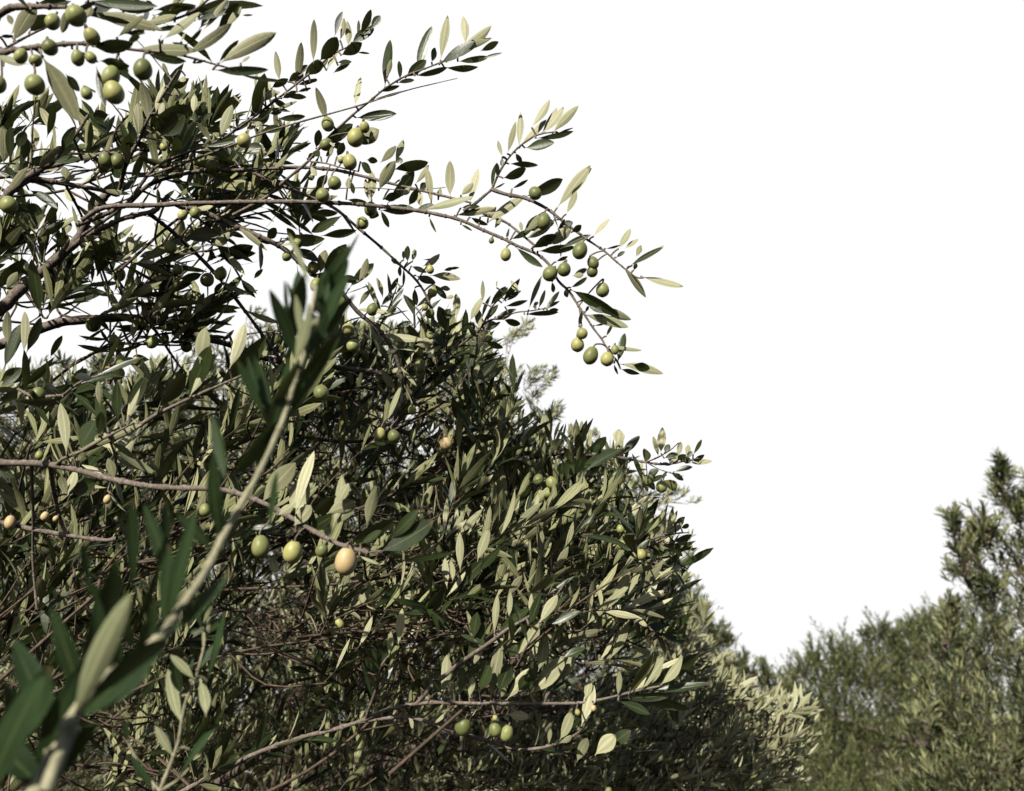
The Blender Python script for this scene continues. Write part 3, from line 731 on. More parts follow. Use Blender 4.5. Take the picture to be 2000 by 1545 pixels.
# smooth bare twigs at the left and the sprigs on them
build_branch(T1, [
    ([(-200, 900), (0, 904), (75, 905), (118, 911), (150, 917), (200, 932), (280, 948), (340, 953), (436, 957), (520, 985), (600, 1030), (660, 1062), (720, 1080)], .95, .82, 4.2, 2.4),
    ([(105, 908), (122, 895), (160, 880), (200, 858), (250, 832)], .92, .86, 2.4, 1.2),
    ([(308, 808), (350, 788), (400, 765), (430, 752), (480, 730)], .90, .84, 2.2, 1.1),
    ([(308, 808), (240, 850), (160, 880)], .90, .93, 2.4, 2.4),
    ([(123, 772), (160, 745), (205, 730)], .95, .9, 1.8, 1.0),
    ([(-100, 1010), (0, 1020), (60, 1033), (130, 1045), (200, 1055), (228, 1052)], 1.0, .98, 3.4, 2.4),
    ([(65, 905), (66, 1000), (65, 1100), (72, 1190)], 1.05, 1.0, 2.0, 1.4),
    ([(95, 915), (102, 960), (112, 1010), (122, 1045)], 1.02, 1.0, 3.0, 2.4),
    ([(35, 760), (70, 775), (123, 772)], 1.0, .95, 2.0, 1.8),
    ([(210, 840), (225, 900), (210, 960)], 1.1, 1.0, 1.4, 1.1),
], '''
N U 370 1110 362 810 65; D 440 1075 545 925 100; U 400 1115 770 920 50; D 550 1005 580 870 55; D 360 778 600 650 75; D 350 790 130 850 50; D 415 840 520 760 50; D 395 720 470 620 60; D 900 840 1060 655 90; D 1045 800 1185 505 95; U 1115 600 1135 400 90; U 1280 630 1385 380 75; D 1200 740 1520 490 110; U 1055 790 1190 540 50
N U 700 935 800 680 60; D 720 880 800 670 70; D 660 930 640 700 60; D 20 630 145 385 75; D 0 700 125 625 95; U 130 545 160 310 50; D 145 545 235 345 55; U 45 500 15 310 50; D -20 190 100 20 80; D 220 330 205 20 80; U 30 190 100 90 50; D 0 730 130 640 60; D 600 960 520 780 60; U 560 840 540 700 40
N U 380 1330 402 1190 60; D 390 1335 530 1265 90; U 370 1330 330 1230 50; U 640 1250 600 1130 50; D 90 1240 -20 1190 60; U 1460 1380 1620 1130 110; U 1650 1440 1700 1080 70; U 1730 1240 1620 1400 140; U 1880 1500 1960 1350 90; U 1650 1540 1720 1390 80; D 1740 1440 1900 1360 100; U 1860 1510 1945 1230 70
L U 1220 270 1250 -10 80; U 750 260 845 115 100; U 1030 110 1095 -30 70; U 960 180 1125 80 100; D 850 280 1000 200 100; D 1100 375 1400 245 100; D 1365 345 1565 180 90; D 1310 425 1680 270 150; D 1400 490 1800 440 40; D 1180 370 1320 310 60; U 1170 450 1290 520 25; D 430 280 610 250 40; U 640 190 730 110 60; U 590 450 630 560 70
''', [(509, 1067, 39, 'g'), (572, 1078, 41, 'y'), (629, 1075, 27, 'd'), (676, 1096, 47, 'o'), (401, 996, 26, 'g'), (75, 770, 30, 'd'), (210, 975, 16, 'o'), (88, 1008, 17, 'o'), (109, 1013, 12, 'o'), (20, 1020, 24, 'o'), (77, 889, 17, 'g')],
    label='smooth pinkish twig at mid height carrying four large olives, one ripening orange', auto=[(4, 0, 1, .016, .05), (8, 0, 1, .02, .052), (9, .2, 1, .02, .05)])

# lower branch with upright sunlit leaves
build_branch(T1, [
    ([(330, 1560), (480, 1480), (590, 1440), (640, 1428), (700, 1410), (760, 1385), (830, 1373), (880, 1373), (960, 1374), (1040, 1374), (1130, 1373), (1180, 1365), (1240, 1350), (1290, 1340)], 1.05, .95, 3.4, 1.3),
    ([(880, 1310), (920, 1280), (960, 1253), (990, 1230), (1040, 1200), (1080, 1170), (1110, 1130)], 1.0, .92, 3.0, 1.2),
    ([(700, 1410), (790, 1400), (860, 1420), (960, 1450), (1010, 1464), (1080, 1455), (1130, 1430), (1150, 1400)], 1.05, .95, 3.0, 1.1),
    ([(820, 1373), (845, 1340), (880, 1310)], 1.0, 1.0, 3, 2.8),
    ([(1010, 1300), (1030, 1260), (1060, 1215)], .96, .93, 1.4, .9),
    ([(700, 1362), (730, 1340), (745, 1300)], 1.0, .97, 2.4, 1.2),
], '''
K U 860 700 900 280 82; U 965 695 1105 470 90; D 790 640 850 465 90; D 1110 670 1160 430 70; U 1170 510 1245 275 85; U 1120 665 1330 400 110; D 1230 645 1325 450 80; U 1280 575 1432 415 85; D 1330 420 1475 350 60; D 1245 640 1435 545 50; D 910 640 1000 460 110; D 1040 640 1120 520 90
K U 1030 405 1215 185 85; D 1020 415 1115 260 60; U 1180 195 1275 0 70; D 1220 205 1440 110 70; D 900 265 1115 80 70; U 885 270 890 5 50; U 980 160 985 -10 45; U 1125 160 1115 0 35; D 1110 210 1190 20 70; D 700 435 850 195 85; D 750 300 765 120 75; D 1000 340 1010 140 40; D 990 420 1020 330 60
K U 1690 670 1690 500 45; Y 1760 660 1905 370 75; U 1840 625 2005 440 75; U 1450 865 1535 580 85; U 1310 955 1405 790 75; U 1540 1055 1645 900 100; U 1240 985 1245 875 30; U 970 790 1112 790 60; U 550 655 600 405 75; D 660 660 705 490 80; U 200 405 205 245 45; D 135 500 160 300 90
K U 260 335 275 100 60; D 350 650 400 550 70; U 1420 1100 1485 930 70; D 540 650 480 560 70; D 130 520 40 440 50; U 720 680 740 540 50; D 420 640 460 540 60; D 1640 1000 1760 880 90; D 1260 990 1480 880 30; D 560 420 570 320 60; U 1480 690 1500 560 60; D 1700 680 2050 690 60; D 1690 700 1900 770 60
P U 1235 1352 1330 1280 22; D 1250 1350 1370 1280; D 1260 1348 1390 1345 18; D 1230 1365 1350 1372 20; U 1290 1338 1340 1290 22; D 960 1262 900 1240
L U 1940 490 1992 265 70; U 1745 665 1710 470 50; U 1780 620 1785 480 40; U 1830 560 1820 300 55; D 1600 840 1725 665 90; D 1750 710 2010 460 90; U 1740 720 1870 560 30; D 1940 560 2090 400 60
''', [(905, 1419, 36, 'd'), (967, 1425, 28, 'd'), (990, 1432, 28, 'g'), (1192, 1217, 26, 'g'), (1128, 1391, 12, 'y'), (1159, 1383, 13, 'o'), (967, 1402, 12, 'y'), (583, 1217, 26, 'd'), (655, 1236, 24, 'o'), (663, 1218, 18, 'y')],
    label='long horizontal lower branch with pale leaves standing upright on it', oshift=.03, auto=[(0, .1, .35, .02, .052), (2, .2, .9, .03, .048), (5, .2, 1, .018, .045), (4, .2, 1, .02, .05)])

# right hand shoots of the middle
build_branch(T1, [
    ([(760, 830), (850, 870), (950, 905), (1030, 895), (1100, 885), (1160, 888), (1190, 890), (1230, 897), (1262, 903), (1300, 907), (1340, 900), (1365, 895)], 1.5, 1.25, 5.0, 1.0),
    ([(1258, 902), (1285, 892), (1310, 878), (1325, 865)], 1.27, 1.24, 1.3, .8),
    ([(1262, 904), (1290, 918), (1315, 925), (1335, 930)], 1.27, 1.24, 1.0, .6),
    ([(1258, 902), (1262, 930), (1255, 945)], 1.27, 1.26, 1.1, .8),
    ([(1000, 960), (1055, 985), (1100, 975), (1140, 950)], 1.4, 1.3, 1.6, 1.0),
    ([(1120, 1090), (1160, 1030), (1175, 970), (1188, 880)], 1.3, 1.25, 1.6, .5),
    ([(1200, 1075), (1215, 1040), (1240, 980), (1255, 930)], 1.35, 1.3, 1.8, .8),
], '''
F U 160 390 190 35 85; D 165 405 365 310 100; D 265 490 495 370 100; U 420 310 415 135 50; U 520 260 530 110 40; U 590 430 607 185 45; U 510 490 490 250 35; D 460 345 575 250 60; D 600 490 745 250 90; D 560 600 885 355 90; D 640 470 700 270 60; U 880 350 905 195 100; D 920 445 1095 255 75; U 870 440 935 360 60
F D 910 440 1010 375 50; Y 1150 520 1152 385 85; U 1280 460 1240 260 45; U 1305 430 1305 175 75; D 1340 425 1395 340 55; U 1480 455 1490 315 50; D 1335 475 1465 425 50; U 1400 525 1475 415 60; D 1560 475 1605 405 40; U 1550 455 1580 345 45; D 1620 440 1708 300 35; D 1610 505 1735 455 50; U 1580 525 1805 485 45
F D 1430 610 1600 530 45; D 1400 620 1535 670 50; D 1170 650 1285 590 60; Y 1325 685 1450 795 100; D 1140 650 1255 780 60; D 1100 600 1150 640; U 1080 590 1110 520 50; D 1500 480 1600 500 60; D 1460 500 1540 430 60; D 1300 520 1400 545 30; D 1380 480 1480 500 50; D 1140 740 1180 800 25
F U 160 560 90 640 70; U 700 760 700 600 40; D 330 640 320 520 60; D 560 640 700 560 60; D 520 720 600 560 90; D 380 700 470 470 110; U 340 740 390 600 60; D 620 570 760 450 80; D 460 640 560 450 80
''', [(1292, 950, 25, 'g'), (1078, 943, 27, 'g'), (1055, 971, 26, 'g'), (1070, 962, 22, 'g'), (1052, 937, 24, 'd'), (1156, 1025, 16, 'y'), (1268, 938, 20, 'd')],
    label='middle right shoot reaching out over the sky with a small yellowing leaf', oshift=.09, wscale=1.25, auto=[(0, .0, .55, .016, .052), (4, 0, 1, .018, .05), (6, .2, .9, .02, .05)])

build_branch(T1, [
    ([(1020, 1210), (1090, 1150), (1160, 1110), (1200, 1082), (1240, 1065), (1280, 1050), (1320, 1042), (1345, 1040)], 1.3, 1.2, 3.4, 1.0),
    ([(1200, 1110), (1240, 1085), (1290, 1055), (1310, 1035)], 1.25, 1.2, 1.8, .9),
    ([(1100, 1070), (1165, 1050), (1215, 1010), (1260, 985)], 1.32, 1.26, 1.6, .8),
    ([(1130, 1170), (1215, 1190), (1270, 1230), (1310, 1260)], 1.3, 1.25, 2.0, 1.0),
    ([(1215, 1085), (1280, 1100), (1330, 1110)], 1.28, 1.2, 1.4, .8),
], '''
F U 700 810 885 600 80; U 955 940 955 820 55; U 870 1120 1220 880 100; U 1150 975 1235 860 60; U 1040 1205 1225 1035 70; D 1090 1010 1245 970 60; D 1030 1225 1295 1125 80; U 1180 1330 1312 1110 95; U 1320 1215 1345 985 65; U 1345 1215 1485 1005 60; U 1340 1215 1545 1100 95; D 1440 1120 1530 1035 50
F D 1415 1295 1608 1225 65; U 1305 1300 1430 1225 60; D 1370 1340 1525 1400 50; D 1440 1510 1625 1385 120; D 1205 1385 1415 1430 55; U 680 1425 905 1305 60; D 500 1360 700 1265 90; U 930 1250 1035 1150 65; D 1000 1010 680 970 50; U 1430 1540 1620 1400 35; D 1500 1160 1570 1110 50; D 1300 1440 1470 1360 50
F U 950 960 965 860 50; D 880 1000 900 780 60; U 610 1450 760 1340 60; U 440 1350 470 1170 40; D 500 1400 440 1180 50; U 1000 1180 1080 1040 60; D 1350 1580 1560 1500 90; U 1190 1470 1270 1420 50; U 1290 1530 1380 1430 60; D 860 900 950 780 60; D 1300 1320 1500 1340 60
P D 1290 1250 1345 1190; D 1250 1210 1340 1255; D 1270 1250 1330 1215; D 1210 1190 1290 1180; D 1260 1225 1330 1160; D 1230 1200 1300 1130; D 1190 1180 1240 1130; D 1290 1110 1345 1085; D 1300 1100 1350 1065; U 1280 1115 1330 1130; D 1170 1170 1120 1140; D 1290 1250 1335 1245
''', [(1252, 1083, 23, 'y'), (1214, 1064, 20, 'g'), (1112, 1058, 20, 'g'), (1212, 1033, 18, 'g')],
    label='lower right shoot ending in a fan of pale leaves against the sky', oshift=.12, auto=[(3, .1, 1., .018, .055), (0, 0, .5, .022, .05), (4, .1, 1, .02, .05)])

# leafy shoots along the top edge of the mass
build_branch(T1, [
    ([(860, 720), (880, 690), (930, 650), (945, 630), (960, 600), (985, 575), (1005, 552)], 1.3, 1.2, 2.4, .8),
    ([(940, 655), (960, 630), (985, 622), (1010, 611), (1040, 607), (1065, 602)], 1.25, 1.2, 1.6, .8),
    ([(870, 715), (873, 680), (872, 655)], 1.2, 1.18, 1.8, 1.0),
    ([(788, 750), (800, 720), (830, 700), (870, 690)], 1.25, 1.2, 2.5, 1.2),
    ([(740, 640), (760, 600), (775, 560)], 1.25, 1.2, 1.6, .8),
    ([(810, 640), (812, 600), (850, 660), (890, 700)], 1.3, 1.25, 1.8, 1.1),
], '''
E D 220 740 350 595 60; D 290 620 390 465 50; D 370 620 435 530 30; D 180 890 355 740 75; D 330 975 515 880 65; U 850 665 925 630 50; U 960 860 935 620 90; D 880 1010 780 740 130; U 1090 890 1190 650 80; U 1215 710 1212 490 45; D 1205 870 1252 625 40; D 1285 740 1422 535 70; D 1400 710 1572 465 70; D 1350 670 1465 560 60
E D 1430 745 1655 670 55; D 1335 845 1545 775 50; D 1305 880 1510 800 60; D 1245 890 1360 720 60; U 1575 610 1480 490 60; U 1215 990 1140 755 90; D 1160 1055 1070 925 60; D 1250 985 1392 900 45; D 1220 960 1335 890 90; D 975 990 1125 895 60; U 885 1260 960 885 105; D 1240 1085 1412 1155 70; D 945 1320 1095 1235 70; U 690 1390 1082 1350 80; U 620 1195 815 1145 70
E U 210 1355 350 1535 80; D 1130 1540 1330 1285 110; D 1180 1540 1240 1330 120; D 680 1540 890 1390 90; D 860 1180 760 980 80; D 770 1020 640 920 60; D 560 1200 480 1130 60; U 560 1120 740 1080 110; U 1120 1440 1180 1310 60; D 600 1230 820 1200 60; U 1350 560 1345 490; D 1480 640 1590 590 40; D 1440 690 1560 600 40; D 800 800 850 960 80; D 900 760 850 850 100
C D 410 780 532 425 50; D 510 765 577 580 45; U 570 765 722 608 50; D 560 775 715 690 40; D 600 785 705 765 45; D 370 820 705 790 55; U 400 825 640 815 30; D 165 870 335 905 75; D 480 700 470 740; U 460 740 500 690 40
''', [(742, 848, 25, 'y'), (769, 852, 27, 'd'), (871, 867, 26, 'o'), (805, 800, 18, 'g'), (663, 776, 21, 'd'), (627, 766, 32, 'd'), (840, 655, 16, 'g'), (955, 660, 17, 'g')],
    label='crowded dark green shoots on the upper edge of the crown', oshift=.12, auto=[(3, .0, 1., .016, .052), (5, .0, 1, .016, .052), (4, 0, 1, .016, .05), (0, 0, .4, .018, .05)])

# ------------------------------------------------------------------ the rest of the near crown, grown limb by limb
def in_poly(x, y, poly):
    x, y = np.asarray(x), np.asarray(y); c = np.zeros(x.shape, bool); n = len(poly)
    for i in range(n):
        x0, y0 = poly[i]; x1, y1 = poly[(i+1) % n]
        if y0 == y1: continue
        k = ((y0 > y) != (y1 > y)) & (x < (x1-x0)*(y-y0)/(y1-y0)+x0)
        c ^= k
    return c

def grow(tree, poly, count, d0, d1, ln, variants, leafm, nbr, scale=1.0, up=.25, lean=(.35, .75, 0.0), spread=.45, olives=0, holes=(), rt=2.2, label=None,
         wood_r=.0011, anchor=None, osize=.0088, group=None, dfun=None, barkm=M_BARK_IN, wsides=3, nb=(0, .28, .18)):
    xs = [p[0] for p in poly]; ys = [p[1] for p in poly]
    x = rng.uniform(min(xs), max(xs), count*6); y = rng.uniform(min(ys), max(ys), count*6)
    m = in_poly(x, y, poly)
    for (hx, hy, hr) in holes:
        m &= (x-hx)**2 + ((y-hy)*1.2)**2 > hr*hr
    x, y = x[m][:count], y[m][:count]; c = len(x)
    d = rng.uniform(0, 1, c)**1.0*(d1-d0) + d0
    if dfun is not None: d = dfun(x, y, d)
    base = P(x, y, d)
    dr = nrm(np.array([lean[0], 0, lean[1]]) + np.array([0, lean[2], 0]) + rng.normal(0, spread, (c, 3))*np.array([1, 1, .7]))
    L = ln*r_(c, .7, 1.25)
    # keep the tips inside the outline
    tip = base + dr*L[:, None]*1.15 + ZUP*.02*scale
    tx, ty, _ = PROJ(tip)
    ok = in_poly(tx, ty, poly)
    for (hx, hy, hr) in holes:
        ok &= (tx-hx)**2 + ((ty-hy)*1.2)**2 > (hr*.7)**2
    for _ in range(2):                     # too long for the gap: grow shorter
        L = np.where(ok, L, L*.6)
        tx, ty, _d = PROJ(base + dr*L[:, None]*1.1)
        o2 = in_poly(tx, ty, poly)
        for (hx, hy, hr) in holes:
            o2 &= (tx-hx)**2 + ((ty-hy)*1.2)**2 > (hr*.7)**2
        ok = ok | o2
    base, dr, L = base[ok], dr[ok], L[ok]; c = len(base)
    if c < 2: return
    nbr = min(nbr, max(1, c//3))
    # split among limbs by nearest seed
    seeds = base[rng.choice(c, nbr, replace=False)]
    w8 = np.array([1, .7, 1.2])
    own = np.argmin((((base[:, None]-seeds[None])*w8)**2).sum(-1), 1)
    for k in range(nbr):
        mm = np.where(own == k)[0]
        if len(mm) < 2: continue
        LB, WB = Buf(), Buf()
        cen = base[mm].mean(0)
        a = anchor if anchor is not None else cen - np.array([.5, 0, .3])
        dv = cen - a
        far = base[mm][np.argmax((base[mm]-cen)@nrm(dv))]
        st = cen - nrm(nrm(dv) + rng.normal(0, .35, 3))*min(np.linalg.norm(dv), ln*2.2)
        sp_ = smooth([st, (st+cen)/2 + rng.normal(0, ln*.12, 3), cen + rng.normal(0, ln*.08, 3), far])
        tube(WB, sp_, np.linspace(rt, rt*.4, len(sp_))*.001*scale, 6)
        place_sprigs(LB, WB, variants, base[mm], dr[mm], L[mm], np.full(len(mm), scale), wood_r, wsides, up, nb)
        for i in mm:                      # twiglets from the limb to each sprig
            j = np.argmin(((sp_-base[i])**2).sum(-1)); j = max(0, j-2)
            q = sp_[j]
            mid = (q+base[i])/2 + rng.normal(0, .06, 3)*np.linalg.norm(q-base[i]) - .12*dr[i]*ln
            tube(WB, smooth([q, mid, base[i], base[i]+dr[i]*.004], k=3), np.linspace(wood_r*1.7, wood_r, 10)*scale, 4)
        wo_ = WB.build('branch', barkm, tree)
        if label: wo_['label'] = label
        LB.build('leaves', leafm, wo_)
        for _ in range(olives if isinstance(olives, int) else int(rng.random() < olives)):
            i = rng.choice(mm)
            cpos = base[i] + dr[i]*L[i]*.4 + np.array([0, -.012, -.02])*scale
            rr = osize*rng.uniform(.75, 1.1)
            o = bpy.data.objects.new('olive', OL_MESH[rng.choice(['g', 'g', 'y', 'd', 'o'], p=[.3, .25, .25, .12, .08]), int(rng.integers(0, 3))])
            o.location = Vector(cpos); o.scale = (rr, rr, rr)
            o.rotation_euler = (rng.normal(0, .3), rng.normal(0, .3), rng.uniform(0, 6))
            if tree is T1:                # the near tree carries the traced olives only
                bpy.data.objects.remove(o); continue
            SC.collection.objects.link(o); o.parent = wo_

A1 = np.array([-1.25, 1.25, 1.3])
MASS1 = [(-150, 760), (60, 745), (200, 745), (330, 700), (450, 700), (560, 650), (700, 625), (770, 655), (850, 615), (900, 650), (960, 640), (985, 700), (1005, 780), (1080, 850), (1190, 870), (1230, 960), (1270, 990),
         (1330, 1030), (1345, 1100), (1325, 1160), (1335, 1250), (1230, 1300), (1080, 1370), (950, 1600), (-150, 1600)]
HOLE1 = [(850, 850, 48), (800, 905, 26), (985, 1035, 0)]
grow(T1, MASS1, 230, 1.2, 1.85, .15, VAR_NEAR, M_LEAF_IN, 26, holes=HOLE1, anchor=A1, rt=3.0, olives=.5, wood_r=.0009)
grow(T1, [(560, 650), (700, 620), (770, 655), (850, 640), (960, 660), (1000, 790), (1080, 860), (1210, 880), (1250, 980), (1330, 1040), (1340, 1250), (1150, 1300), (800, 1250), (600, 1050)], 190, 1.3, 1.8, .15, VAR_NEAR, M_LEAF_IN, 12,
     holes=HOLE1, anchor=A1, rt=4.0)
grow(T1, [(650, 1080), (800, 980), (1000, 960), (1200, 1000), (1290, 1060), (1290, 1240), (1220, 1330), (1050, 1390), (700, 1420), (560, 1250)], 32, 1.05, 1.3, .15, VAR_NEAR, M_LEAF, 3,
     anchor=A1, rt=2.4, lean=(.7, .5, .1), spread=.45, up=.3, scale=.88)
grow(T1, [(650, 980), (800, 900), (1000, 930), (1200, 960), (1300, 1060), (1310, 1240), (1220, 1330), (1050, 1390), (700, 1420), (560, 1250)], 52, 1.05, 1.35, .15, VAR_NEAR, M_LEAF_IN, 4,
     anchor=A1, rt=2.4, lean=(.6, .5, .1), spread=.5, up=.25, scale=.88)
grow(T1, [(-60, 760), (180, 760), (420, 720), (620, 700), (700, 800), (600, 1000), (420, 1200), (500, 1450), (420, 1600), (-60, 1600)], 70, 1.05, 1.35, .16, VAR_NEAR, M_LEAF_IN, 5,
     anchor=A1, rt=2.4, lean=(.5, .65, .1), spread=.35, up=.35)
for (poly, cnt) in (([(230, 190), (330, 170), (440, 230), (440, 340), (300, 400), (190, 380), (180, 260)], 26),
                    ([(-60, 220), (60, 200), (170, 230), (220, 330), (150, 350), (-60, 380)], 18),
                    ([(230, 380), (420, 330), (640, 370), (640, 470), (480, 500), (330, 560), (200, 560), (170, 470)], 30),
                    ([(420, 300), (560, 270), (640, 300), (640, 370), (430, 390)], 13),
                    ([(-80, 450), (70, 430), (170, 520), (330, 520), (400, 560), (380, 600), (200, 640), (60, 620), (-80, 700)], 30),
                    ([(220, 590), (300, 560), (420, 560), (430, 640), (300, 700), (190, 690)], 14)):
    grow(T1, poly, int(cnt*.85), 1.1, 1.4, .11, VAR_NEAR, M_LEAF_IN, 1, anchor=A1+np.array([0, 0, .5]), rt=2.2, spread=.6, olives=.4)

# ================================================================== CLOSE SHOOT, OUT OF FOCUS
SH = empty('olive_shoot', (-.36, .16, 0))
tag(SH, 'blurred olive shoot closest to the lens, broad dark leaves on a pale stem', 'olive shoot')
def lower_stem(LB, WB):
    p = smooth([(-.36, .16, -.03), (-.345, .18, .5), (-.33, .22, 1.0), P(20, 1640, .36), P(90, 1545, .36)])
    tube(WB, p, np.linspace(.0065, .0029, len(p)), 10)
build_branch(SH, [
    ([(90, 1545), (115, 1475), (140, 1400), (200, 1330), (270, 1280), (318, 1238), (350, 1190), (380, 1150), (405, 1110), (430, 1060), (452, 1020), (480, 970), (508, 920), (540, 850), (560, 800), (580, 730), (598, 680), (610, 600), (618, 560)], .36, .50, 2.9, 1.2),
], '''
I U 470 1385 762 470 210; D 490 1375 1085 800 250; D 480 1370 830 330 220; D 1095 805 1495 440 130; D 1060 790 1275 0 140; D 860 525 870 -100 115; D 60 1560 425 1035 240; D 130 1330 170 980 150; D 340 1070 455 760 80; D 1090 290 1040 -70 90; D 820 860 1095 370 75
I D 590 490 500 210 80; D 770 1380 1105 1025 45; D 1500 240 1760 0 60; D 180 1545 60 1100 170; D 700 1100 780 850 80; D 300 1560 500 1200 90; D 1420 170 1425 -120 60
N D 1490 930 1640 560 90; D 1570 935 1905 465 55; D 1480 910 1345 570 70; D 1260 1275 1210 890 90; D 1275 1255 1560 935 130; D 1500 1540 1560 1200 60
J D 540 1500 700 1000 90; D 600 1540 1090 850 60; U 700 1050 800 650 110; D 700 720 790 330 140; D 880 760 1060 200 150; D 1000 700 1040 320 100; D 470 1400 290 1000 60; D 560 1540 640 1200 80; D 800 820 620 420 60; D 850 700 900 300 80; U 760 900 720 500 80
J D 640 1000 760 340 175; D 860 700 1075 90 150; D 880 860 1060 330 130; D 640 800 640 390 45; U 700 1050 850 640 90; D 1000 450 1200 10 40; U 830 450 660 0 60; D 900 640 1010 400 80; D 820 1000 1100 460 110; U 780 900 830 560 60
P D 60 1560 150 1280 70; D -30 1560 60 1330 80; D 130 1480 20 1250 70; D 20 1600 190 1400 70; D 170 1420 120 1180 50; D 250 1330 330 1180 40; D 100 1560 -20 1420 70; D 150 1400 300 1330 50
P D 350 1200 300 980 40; D 430 1060 400 880 40; D 510 920 570 760 36; D 270 1285 200 1120 42; D 545 850 480 700 32; D 560 800 640 640 32; D 585 720 540 560 36; D 590 720 660 560 36; D 420 1080 350 1000 32; D 200 1330 210 1160 40; D 320 1240 330 1060 34
''', [], mat=M_LEAF_FG, bark=M_STEM, wscale=.8, ldep=.012, label='pale green stem with opposite leaves', sides=12, extra=lower_stem)
SH2 = empty('olive_shoot', (-.16, .42, 0))
tag(SH2, 'slim young green olive shoot at the bottom edge, right of the blurred one', 'olive shoot')
def lower_stem2(LB, WB):
    p = smooth([(-.16, .42, -.03), (-.2, .44, .6), (-.24, .48, 1.15), P(290, 1640, .60), P(312, 1545, .60)])
    tube(WB, p, np.linspace(.0045, .0014, len(p)), 8)
build_branch(SH2, [
    ([(312, 1545), (330, 1500), (348, 1450), (356, 1400), (366, 1360), (380, 1330), (392, 1290), (400, 1250), (396, 1215)], .60, .62, 1.5, .8),
    ([(300, 1545), (270, 1500), (250, 1450), (243, 1415)], .6, .62, 1.2, .7),
    ([(312, 1545), (345, 1525), (370, 1500)], .6, .6, 1.2, .8),
], '''
I U 1270 1095 1115 925 60; D 1345 1100 1490 660 60; U 1340 1335 1335 1105 75; U 1185 1385 1055 1050 80; D 1185 1200 1130 1000 70; D 1310 760 1240 790 40; U 1320 900 1335 680 45; D 1230 1545 1400 1300 60; D 1240 1100 1240 950
P D 345 1525 415 1400 16; D 250 1450 240 1405 14; U 360 1380 325 1340; D 385 1310 420 1260; D 300 1540 250 1480; U 340 1480 300 1420; D 395 1230 380 1180; U 396 1220 412 1180
''', [], mat=M_LEAF_FG, bark=M_STEM, sides=8, extra=lower_stem2)

# ================================================================== SECOND TREE, BEHIND
def simple_tree_base(loc, h, r, limbs, name='olive_tree'):
    T = empty(name, loc)
    b = Buf()
    x, y, z = loc
    trunk(b, [(x, y, -.1), (x+.05*h, y, h*.2), (x-.03*h, y+.02, h*.38)], r, r*.7)
    b.build('trunk', M_TRUNK, T)
    lb = None
    for (tx, ty, tz) in limbs:
        lb = Buf()
        c = np.array([x-.03*h, y+.02, h*.36])
        e = np.array([tx, ty, tz])
        mid = (c+e)/2 + np.array([rng.normal(0, .05*h), rng.normal(0, .05*h), .04*h])
        trunk(lb, [c, c+(mid-c)*.5+rng.normal(0, .02*h, 3), mid, e - ZUP*.1], r*.4, r*.03, 8)
        lb.build('limb', M_TRUNK, T)
    return T
T2 = simple_tree_base((-.75, 3.3, 0), 2.6, .16, [(-1.6, 3.0, 2.3), (-.9, 3.4, 2.8), (-.1, 3.2, 2.4), (.3, 3.1, 1.9), (-.4, 2.7, 2.1), (.7, 2.8, 1.6)])
tag(T2, 'second olive tree behind the nearest one, smaller silvery leaves showing through and to its right', 'olive tree')
MASS2 = [(-200, 700), (60, 720), (170, 690), (250, 705), (330, 700), (400, 650), (450, 640), (480, 660), (540, 690), (640, 700), (700, 650), (760, 640), (820, 650), (900, 640), (960, 655), (1010, 690), (1000, 740), (1020, 790), (1040, 840), (1110, 870),
         (1230, 900), (1290, 970), (1340, 1060), (1350, 1130), (1380, 1180), (1395, 1240), (1440, 1310), (1540, 1400), (1540, 1620), (-200, 1620)]
HOLE2 = [(850, 850, 44), (800, 905, 24), (790, 820, 14), (660, 670, 18), (760, 700, 14), (420, 690, 12), (1030, 1105, 16), (790, 970, 12), (1210, 960, 26)]
grow(T2, MASS2, 2300, 2.2, 3.7, .17, VAR_MID, M_LEAF2, 34, holes=HOLE2, anchor=np.array([-.8, 3.3, 1.5]), rt=6, wood_r=.0009, scale=1.0, olives=1, spread=.5, osize=.008)
# dense lower part
grow(T2, [(-200, 900), (500, 880), (900, 900), (1250, 1000), (1340, 1180), (1400, 1300), (1460, 1450), (1480, 1620), (-200, 1620)], 1000, 2.8, 4.3, .17, VAR_MID, M_LEAF2, 16, anchor=np.array([-.8, 3.3, 1.5]), rt=6, wood_r=.0009, spread=.55)
# silvery shoots at lower right, sunlight on them put into a paler leaf colour
grow(T2, [(880, 1460), (1050, 1400), (1130, 1350), (1240, 1310), (1300, 1260), (1410, 1270), (1400, 1320), (1480, 1345), (1600, 1365), (1590, 1400), (1500, 1415), (1620, 1440), (1640, 1480), (1520, 1500), (1480, 1620), (850, 1620)], 230, 1.8, 2.4, .15, VAR_MID, M_LEAF, 14, anchor=np.array([-.2, 2.8, 1.3]), rt=5, wood_r=.0013, olives=2, lean=(.85, .28, .1), spread=.32, up=.4, nb=(.1, .5, .1))
grow(T2, [(880, 1450), (1050, 1400), (1250, 1400), (1400, 1380), (1500, 1440), (1540, 1500), (1500, 1620), (850, 1620)], 95, 1.5, 1.85, .12, VAR_MID, M_LEAF, 6,
     anchor=np.array([.1, 2.4, 1.3]), rt=3.5, wood_r=.001, olives=1, lean=(.8, .35, .05), spread=.4, up=.35, nb=(.1, .5, .1), scale=.75, osize=.007)
